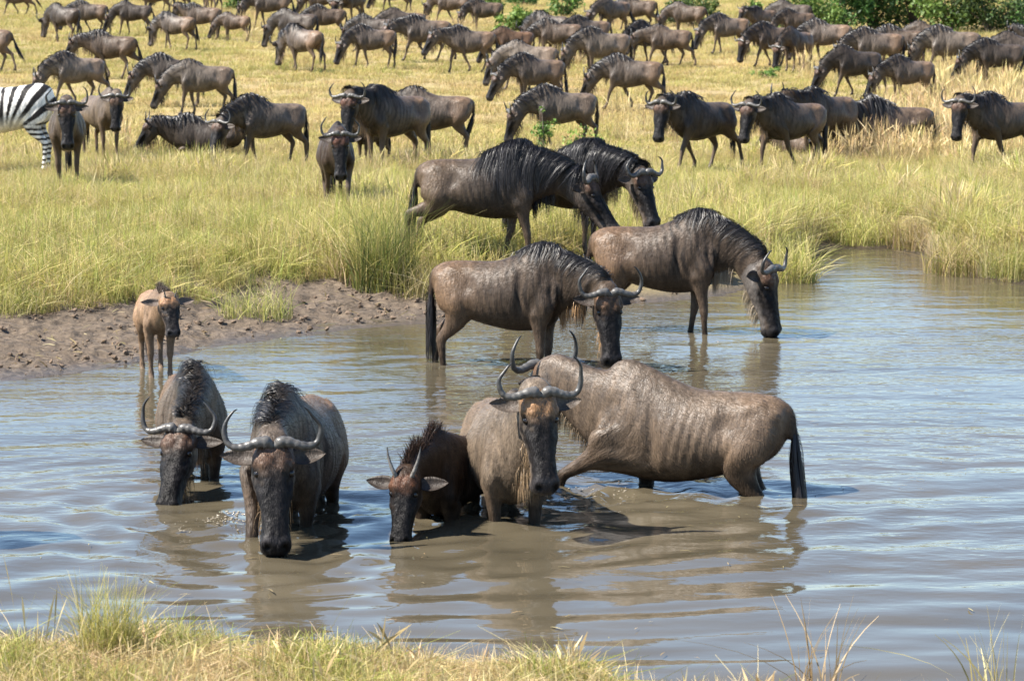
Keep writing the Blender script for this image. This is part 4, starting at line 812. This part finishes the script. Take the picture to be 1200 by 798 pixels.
# animals on the banks nearest the water, in full detail
g = on_z(184, 437)
animal('wildebeest_calf', 'small tan wildebeest calf standing on the muddy edge of the water', (g[0], g[1], -.04), -75, scale=(.60, .72, .60), kind='calf', pose=dict(neck=0, head=66, neck_yaw=4, head_yaw=8, legs=STAND), st=dict(gain=1.5, coat=True, horn='bud', mane='fuzz', hide=(.26, .185, .125), warm=(.30, .205, .13), fore=(.26, .13, .06), bars=.1, beard=False, legc=(.16, .105, .065), throat=(.42, .32, .21), manecol=(.05, .035, .025)), seed=21, cat='wildebeest')
BANK = [
 ('big black maned wildebeest stepping down the grassy bank with one hind leg trailing', (566, 316), -6, .985, dict(neck=42, head=56, neck_yaw=-8, head_yaw=-12, legs=dict(FL=(8, 2, 2, -6), FR=(-12, 3, 0, 0), HL=(10, 2, 0, 0), HR=(17, 16, -14, 0)), tail=(2, 0)), dict(BULL, coat=True, mane='long', hide=(.105, .084, .068), warm=(.150, .112, .080), rump=.9, bars=.6, beardcol=(.02, .017, .016))),
 ('black maned wildebeest standing just behind the one stepping down the bank', (657, 299), -25, .90, dict(neck=34, head=66, neck_yaw=-18, head_yaw=-27, legs=STAND), dict(BULL, coat=True, mane='long', hide=(.120, .096, .078), bars=.6, cheek=(.17, .14, .12), beardcol=(.12, .09, .06))),
 ('dark young wildebeest with curved horns walking straight towards the water through the grass', (394, 250), -82, .86, dict(neck=0, head=73, neck_yaw=-3, head_yaw=-3, legs=WALK1), dict(horn='wide', mane=None, hide=(.080, .060, .050), warm=(.085, .065, .05), bars=.15, fore=(.13, .05, .03), beardcol=(.10, .065, .04), beardlen=.10)),
 ('tall wildebeest standing with raised head behind the dark one that walks to the water', (462, 203), -135, 1.01, dict(neck=-2, head=73, neck_yaw=17, head_yaw=27, legs=STAND), dict(COW, mane='mid', hide=(.115, .092, .075), bars=.5, fore=(.12, .05, .03), legc=(.19, .125, .08))),
 ('grey wildebeest standing side on, its front half hidden by the tall one with raised head', (510, 190), 180, .94, dict(neck=40, head=75, legs=STAND, tail=(-5, 0)), dict(COW, hide=(.140, .114, .095))),
 ('wildebeest standing face on in the grass beside the zebra', (80, 222), -82, .98, dict(neck=-12, head=72, neck_yaw=3, head_yaw=2, legs=STAND), dict(COW, mane=None, hide=(.130, .102, .080), bars=.35, fore=(.11, .055, .035))),
 ('tan wildebeest looking over its shoulder behind the one beside the zebra', (120, 188), -59, .91, dict(neck=-4, head=76, neck_yaw=-21, head_yaw=-35, legs=STAND), dict(COW, mane=None, hide=(.185, .145, .108), warm=(.2, .15, .1), bars=.3, beardcol=(.30, .20, .11))),
 ('grey wildebeest grazing head down in front of a dark resting one', (317, 198), -152, .88, dict(neck=55, head=66, neck_yaw=22, head_yaw=30, legs=GRAZE1), dict(COW, hide=(.165, .140, .118), rump=.3, mane='mid')),
 ('dark wildebeest walking and looking towards the camera, alone on the golden grass', (822, 203), -140, .94, dict(neck=0, head=71, neck_yaw=18, head_yaw=29, legs=WALK1), dict(BULL, hide=(.095, .078, .066), warm=(.11, .085, .065), bars=.5)),
 ('dark wildebeest walking in step with another half hidden behind it', (928, 202), -147, .92, dict(neck=4, head=70, neck_yaw=16, head_yaw=26, legs=WALK2), dict(COW, mane='mid', hide=(.110, .090, .075), bars=.6)),
 ('wildebeest half hidden behind the dark one it walks in step with', (968, 192), -140, .94, dict(neck=0, head=60, neck_yaw=-20, head_yaw=-70, legs=STAND), dict(BULL, hide=(.115, .085, .062), bars=.4)),
 ('wildebeest with upright curved horns walking past the tall dry grass', (1178, 203), -156, .935, dict(neck=-2, head=71, neck_yaw=20, head_yaw=43, legs=WALK2), dict(COW, mane='mid', hide=(.115, .092, .075), bars=.55)),
]
for i, (lab, px, hd, sc, po, st) in enumerate(BANK):
    g = on_ground(*px); animal('wildebeest', lab, tuple(g), hd, scale=sc, lod='hi' if i < 4 or i == 5 else 'lo', pose=po, st=st, seed=40+i, group='wildebeest on the bank by the water')
g = on_ground(8, 206); animal('zebra', 'zebra with bold black and white stripes standing behind a wildebeest', tuple(g), 176, scale=1.10, kind='zebra', lod='hi', pose=dict(neck=-5, head=60, legs=STAND), st=dict(mane=None, beard=False, horn=None), cat='zebra', seed=77)
# the herd on the plain: px, py of the hooves, heading, pose, size, tone
GR, GL, WK, ST_, LI = 'graze', 'graze low', 'walk', 'stand', 'rest'
HERD = [
 (22, 19, 178, WK, 1.0, 0), (76, 50, 176, GR, 1.05, 1), (106, 41, 172, GR, 1.0, 0), (132, 93, 180, WK, 1.06, 2), (158, 42, 178, GR, 1.0, 1), (208, 60, 180, GR, 1.03, 0), (238, 47, 176, ST_, .98, 2), (276, 50, 182, GR, .78, 3), (318, 34, 178, GR, 1.05, 0),
 (357, 85, 178, GR, 1.06, 0), (348, 60, 176, GR, 1.0, 1), (384, 48, 178, GR, 1.0, 2), (-14, 86, 178, WK, 1.05, 2), (-34, 112, 178, GR, 1.0, 1), (92, 124, 195, GR, 1.0, 4), (206, 126, 186, GR, 1.05, 1), (240, 136, 190, GR, .98, 4),
 (438, 81, 182, GR, 1.04, 0), (438, 62, 176, GR, 1.0, 1), (474, 57, 180, GR, 1.0, 0), (500, 73, 186, WK, 1.03, 0), (552, 86, 180, WK, 1.05, 0), (531, 30, 178, GR, 1.0, 2), (569, 38, 182, GR, .95, 2), (464, 16, 178, GR, 1.0, 0), (413, 30, 186, GR, 1.1, 1), (378, 22, 178, GR, 1.0, 2), (345, 12, 180, GR, 1.0, 0), (205, 14, 180, GR, 1.0, 0), (250, 16, 176, GR, 1.0, 2), (182, 20, 180, ST_, 1.0, 2), 
 (602, 79, 200, GR, .86, 5), (656, 74, 176, GR, 1.06, 2), (645, 63, 182, GR, 1.0, 1), (622, 108, 186, GR, 1.02, 4), (630, 127, 188, GR, 1.0, 0), (660, 178, 182, GR, 1.05, 4),
 (719, 42, 180, GR, 1.05, 0), (748, 38, 178, GR, 1.0, 2), (708, 94, 184, GR, 1.08, 4), (784, 80, 186, WK, 1.0, 2), (762, 76, 190, GR, .98, 0), (742, 130, 184, GR, 1.0, 0), (806, 45, 178, GR, .92, 2), (854, 64, 180, GR, 1.04, 0), (690, 70, 182, GR, 1.0, 0),
 (1003, 115, 192, GR, 1.05, 1), (1066, 124, 186, GR, 1.0, 0), (1028, 92, 180, GR, 1.02, 0), (1090, 74, 178, GR, 1.0, 2), (1116, 92, 176, GR, 1.05, 4), (1170, 104, 176, GR, 1.05, 1), (1196, 98, 182, GR, 1.0, 0), (1222, 78, 182, ST_, 1.0, 1), (906, 80, 215, GR, 1.0, 2), (934, 84, 235, GR, .95, 3), (970, 76, 180, GR, 1.03, 0), (893, 46, 182, ST_, .9, 2), (928, 44, 178, GR, .98, 1), (934, 52, 180, GR, .85, 2), (1056, 84, 180, GR, 1.0, 2),
]
TONES = [dict(hide=(.135, .112, .096)), dict(hide=(.075, .064, .057), warm=(.09, .072, .06), bars=.5), dict(hide=(.120, .092, .072), warm=(.15, .105, .072)), dict(hide=(.105, .078, .058)), dict(hide=(.185, .158, .134), rump=.4), dict(hide=(.150, .092, .056), warm=(.165, .098, .058), bars=.3)]
LAB = {GR: ['grey brown wildebeest grazing head down among the herd on the golden plain', 'almost black wildebeest grazing head down among the herd on the golden plain', 'warm brown wildebeest grazing head down among the herd on the golden plain', 'small dark brown young wildebeest grazing among the herd on the golden plain', 'pale grey backed wildebeest grazing head down among the herd on the golden plain', 'rusty brown young wildebeest grazing among the herd on the golden plain'],
       WK: ['grey brown wildebeest walking in the herd on the golden plain']*2+['warm brown wildebeest walking in the herd on the golden plain']*4, ST_: ['dark wildebeest standing with raised head in the herd on the golden plain']*2+['warm brown wildebeest standing with raised head in the herd on the golden plain']*4}
OWN = {(76, 50): 'black maned wildebeest grazing with another grazing behind its rump', (106, 41): 'wildebeest grazing half hidden behind the rump of a black maned one', (132, 93): 'warm brown wildebeest striding between the far rows and the pale one behind the zebra', (357, 85): 'grey wildebeest grazing in the open with another one grazing right behind it',
 (92, 124): 'pale grey wildebeest grazing just behind the zebra and the two that look at the camera', (206, 126): 'almost black wildebeest grazing behind a pale grey one, near the resting black one', (240, 136): 'pale grey wildebeest grazing in front of an almost black one, near the resting black one', (552, 86): 'grey brown wildebeest walking with lowered head beside the rusty young one',
 (622, 108): 'pale grey wildebeest grazing directly behind a grey brown one of the same build', (630, 127): 'grey brown wildebeest grazing in front of a pale grey backed one', (660, 178): 'pale wildebeest grazing behind the leafy weeds above the black maned pair', (708, 94): 'big pale backed wildebeest grazing beside the warm brown walking one', (784, 80): 'warm brown wildebeest walking past the big pale backed one',
 (742, 130): 'grey brown wildebeest grazing alone behind the dark one that walks alone', (854, 64): 'grey brown wildebeest grazing apart near the low spreading shrub', (806, 45): 'small warm brown wildebeest grazing against the low spreading shrub', (1003, 115): 'almost black wildebeest grazing at the edge of the tall dry grass beside a grey one', (1066, 124): 'grey brown wildebeest grazing in the tall dry grass beside an almost black one',
 (1116, 92): 'pale grey backed wildebeest grazing in front of a warm brown one below the thicket', (1090, 74): 'warm brown wildebeest grazing behind the pale grey backed one below the thicket', (1170, 104): 'almost black wildebeest grazing in the tallest of the dry grass', (906, 80): 'warm brown wildebeest grazing in the crowded group at the low leafy weed', (934, 84): 'small dark wildebeest grazing in the crowded group at the low leafy weed', (970, 76): 'grey brown wildebeest grazing just beside the crowded group at the low leafy weed', (893, 46): 'small warm brown wildebeest standing with raised head by the low bush'}
rnd = random.Random(9)
for i, (px, py, hd, po, sc, tn) in enumerate(HERD):
    g = on_ground(px, py); j = lambda a: rnd.uniform(-a, a)
    if po == GR: P = dict(neck=66+j(7), head=74+j(8), neck_yaw=j(14), legs=[GRAZE1, GRAZE2, WALK1, STAND][i % 4], tail=(j(4), j(5)))
    elif po == WK: P = dict(neck=26+j(8), head=58+j(8), neck_yaw=j(8), legs=[WALK1, WALK2][i % 2], tail=(4+j(5), j(5)))
    else: P = dict(neck=j(8), head=66+j(8), neck_yaw=j(20), legs=STAND, tail=(j(4), j(4)))
    st = dict(TONES[tn]); st.update(horn=['bull', 'wide'][i % 2] if sc > .9 else 'young', mane=['mid', 'crest', 'mid'][i % 3], beardcol=[(.16, .11, .07), (.05, .04, .03), (.24, .17, .10)][i % 3], gain=1.2+j(.28))
    animal('wildebeest', OWN.get((px, py), LAB[po][tn]), tuple(g), hd+j(14)+(j(55) if i % 4 == 1 else 0), scale=sc*.90*(1+j(.07)), lod='lo', pose=P, st=st, seed=100+i, group='herd on the golden plain')
# resting animals and calves half hidden in the grass
for i, (nm, lab, px, hd, sc, kd, po, st) in enumerate([
 ('wildebeest', 'black wildebeest lying in the grass beside the grazing grey one', (243, 184), 178, .92, 'adult', dict(neck=5, head=60, legs=LIE), dict(TONES[1], horn='young', mane='mid')),
 ('wildebeest', 'dark wildebeest lying at the edge of the tall dry grass', (1046, 186), 186, 1.0, 'adult', dict(neck=40, head=72, legs=LIE), dict(TONES[2], horn='bull', mane='long')),
 ('wildebeest_calf', 'dark calf resting beside the wildebeest at the tall dry grass', (996, 186), 190, .6, 'calf', dict(neck=0, head=50, legs=LIE), dict(hide=(.12, .09, .07), horn=None)),
 ('wildebeest_calf', 'tan calf lying behind the dark walking pair', (938, 188), 170, .6, 'calf', dict(neck=-5, head=50, legs=LIE), dict(hide=(.22, .165, .12), horn=None)),
 ('wildebeest_calf', 'dark calf standing under the tall wildebeest with raised head', (436, 196), -130, .58, 'calf', dict(neck=-5, head=60, legs=STAND), dict(hide=(.07, .055, .045), warm=(.08, .06, .05), horn='bud')),
]):
    g = on_ground(*px); animal(nm, lab, tuple(g), hd, scale=sc, kind=kd, lod='lo', pose=po, st=st, seed=300+i)
print('animals', round(time.time()-T0, 1))
scatter_grass()
splash('pale splash of muddy water thrown up round the raised front leg', 283, 612, 220, .24, .09, 1)
splash('broken muddy water and drops round the stretched foreleg', 690, 580, 90, .30, .06, 2)
splash('drops of muddy water beside the drinking muzzle with the raised leg', 240, 615, 50, .3, .02, 3)
g = on_ground(452, 338); grass_tussock('reed_tussock', 'tall dark green tussock of reeds at the top of the mud', tuple(g), dict(n=800, h=.74, hv=.5, rad=.34, w=.008, lean=.48, cols=G_REED+G_GREEN+G_YEL[:1], K=7), 1)
g = on_ground(425, 330); grass_tussock('reed_tussock', 'green and straw tussock beside the tall dark reeds', tuple(g), dict(n=500, h=.48, hv=.4, rad=.36, w=.009, lean=.38, cols=G_REED+G_GREEN+G_STRAW, K=6), 2)
g = on_ground(500, 345); grass_tussock('grass_tussock', 'low shaggy tussock at the mud edge behind the wading brown wildebeest', tuple(g), dict(n=420, h=.34, hv=.4, rad=.40, w=.008, lean=.55, cols=G_YEL+G_STRAW, K=6), 3)
g = on_ground(925, 330); grass_tussock('grass_tussock', 'shaggy drooping tussock on the spit beside the drinking wildebeest', tuple(g), dict(n=620, h=.50, hv=.4, rad=.30, w=.008, lean=.62, cols=G_YEL+G_STRAW+G_GREEN, K=7), 4)
g = on_ground(1140, 318); grass_tussock('grass_tussock', 'dense overhanging tussock on the corner of the right bank', tuple(g), dict(n=700, h=.42, hv=.4, rad=.55, w=.008, lean=.6, cols=G_YEL+G_GREEN+G_STRAW, K=6), 5)
for i, (px, py, lab) in enumerate([(1010, 284, 'leaning tussock at the back of the narrow inlet'), (1075, 290, 'bright tussock on the bend of the right bank'), (1185, 322, 'yellow tussock hanging over the water past the dense one'), (300, 372, 'low green tussock at the top of the trodden mud'), (20, 362, 'coarse tussock where the mud meets the tall grass')]):
    g = on_ground(px, py); grass_tussock('grass_tussock', lab, tuple(g), dict(n=380, h=.40-.012*i*i, hv=.45, rad=.36, w=.007, lean=.5, cols=G_YEL+G_GREEN+G_STRAW, K=6), 30+i)
g = on_ground(128, 776); grass_tussock('grass_tussock', 'tall bright green tussock on the near bank edge', tuple(g), dict(n=520, h=.32, hv=.45, rad=.13, w=.0045, lean=.40, cols=G_GREEN+G_YEL+G_YEL, K=6), 6)
g = on_ground(92, 775); grass_tussock('grass_tussock', 'bleached straw tussock leaning on the tall green one', tuple(g), dict(n=300, h=.15, hv=.5, rad=.16, w=.004, lean=.7, cols=G_DRY+G_STRAW, K=6), 7)
g = on_ground(40, 785); grass_tussock('grass_stalks', 'a few tall thin dry stalks rising from the near bank grass', tuple(g), dict(n=9, h=.42, hv=.35, rad=.22, w=.004, lean=.25, cols=G_DRY, K=7, flower=2.0), 16)
g = on_ground(450, 790); grass_tussock('grass_stalks', 'thin bleached stalks with seed heads leaning over the water', tuple(g), dict(n=9, h=.22, hv=.4, rad=.20, w=.0045, lean=.6, cols=G_DRY, K=7, flower=2.4), 17)
for i, (px, lab) in enumerate([((960, 815), 'bleached dry grass stalks at the water beside the near bank'), ((1165, 812), 'thin bleached stalks standing apart at the far end of the near bank')]):
    p = on_z(px[0], px[1], .0); grass_tussock('dry_grass_clump', lab, (p[0], p[1], -.04), dict(n=26, h=.42-.06*i, hv=.4, rad=.10, w=.010, lean=.45, cols=G_DRY, K=7), 8+i)
GREENS = [(.055, .115, .022), (.085, .155, .03), (.12, .19, .045), (.045, .09, .022)]; DARKG = [(.03, .065, .018), (.045, .09, .024), (.06, .12, .03), (.09, .15, .035)]; LIME = [(.12, .20, .035), (.16, .24, .05), (.08, .15, .028)]
for i, (px, py, w, h, lab, cols) in enumerate([(660, 20, 1.25, 1.0, 'small round bright green shrub standing alone at the top of the plain', GREENS), (812, 30, 1.9, 1.0, 'low spreading green shrub behind the brown grazing wildebeest', GREENS), (604, 38, 1.2, .7, 'small lime green bush beside the herd', LIME), (572, 12, 1.6, .8, 'pale green low bush behind the small lime one', LIME), (612, 8, 1.3, .7, 'low bush between the pale one and the round shrub', GREENS),
   (950, 36, 2.2, 1.5, 'lime green shrub at the open end of the thicket', LIME), (985, 33, 2.0, 1.9, 'mid green shrub next to the lime green one in the thicket', GREENS), (1022, 31, 2.6, 2.6, 'tall dark green shrub in the middle of the thicket', DARKG), (1070, 31, 2.4, 2.5, 'dark green shrub with bright leaves in the thicket', GREENS), (1115, 34, 2.1, 2.2, 'bright green shrub next to the thin bare branches', LIME), (1160, 36, 2.0, 1.7, 'dark leafy shrub at the closed end of the thicket', DARKG), (1205, 30, 1.2, .9, 'small green shrub apart from the thicket', GREENS), (278, 12, 1.2, .9, 'small green bush among the far grazing animals', GREENS), (890, 30, 1.3, .7, 'low green bush beside the standing wildebeest', GREENS)]):
    g = on_ground(px, py+(5 if px > 940 else 1)); w *= 1.15; h *= 1.3; shrub(lab, tuple(g), w, h, 50+i, cols)
for i, (px, py, w, h, lab) in enumerate([(638, 192, .42, 1.05, 'slim green leafy weed beside the pale wildebeest at the bank'), (684, 194, .9, .72, 'low spreading leafy weed beside the slim one'), (896, 92, 1.0, .35, 'low leafy weed in front of the crowded group'), (520, 50, .7, .5, 'lime weed in front of the far grazing pair'), (205, 168, .3, .2, 'tiny green weed near the resting black wildebeest')]):
    g = on_ground(px, py); shrub(lab, tuple(g), w, h, 80+i, LIME, group=None, dens=.35, leaf=.035, name='leafy_weed', cat='weed')
print('all', round(time.time()-T0, 1))
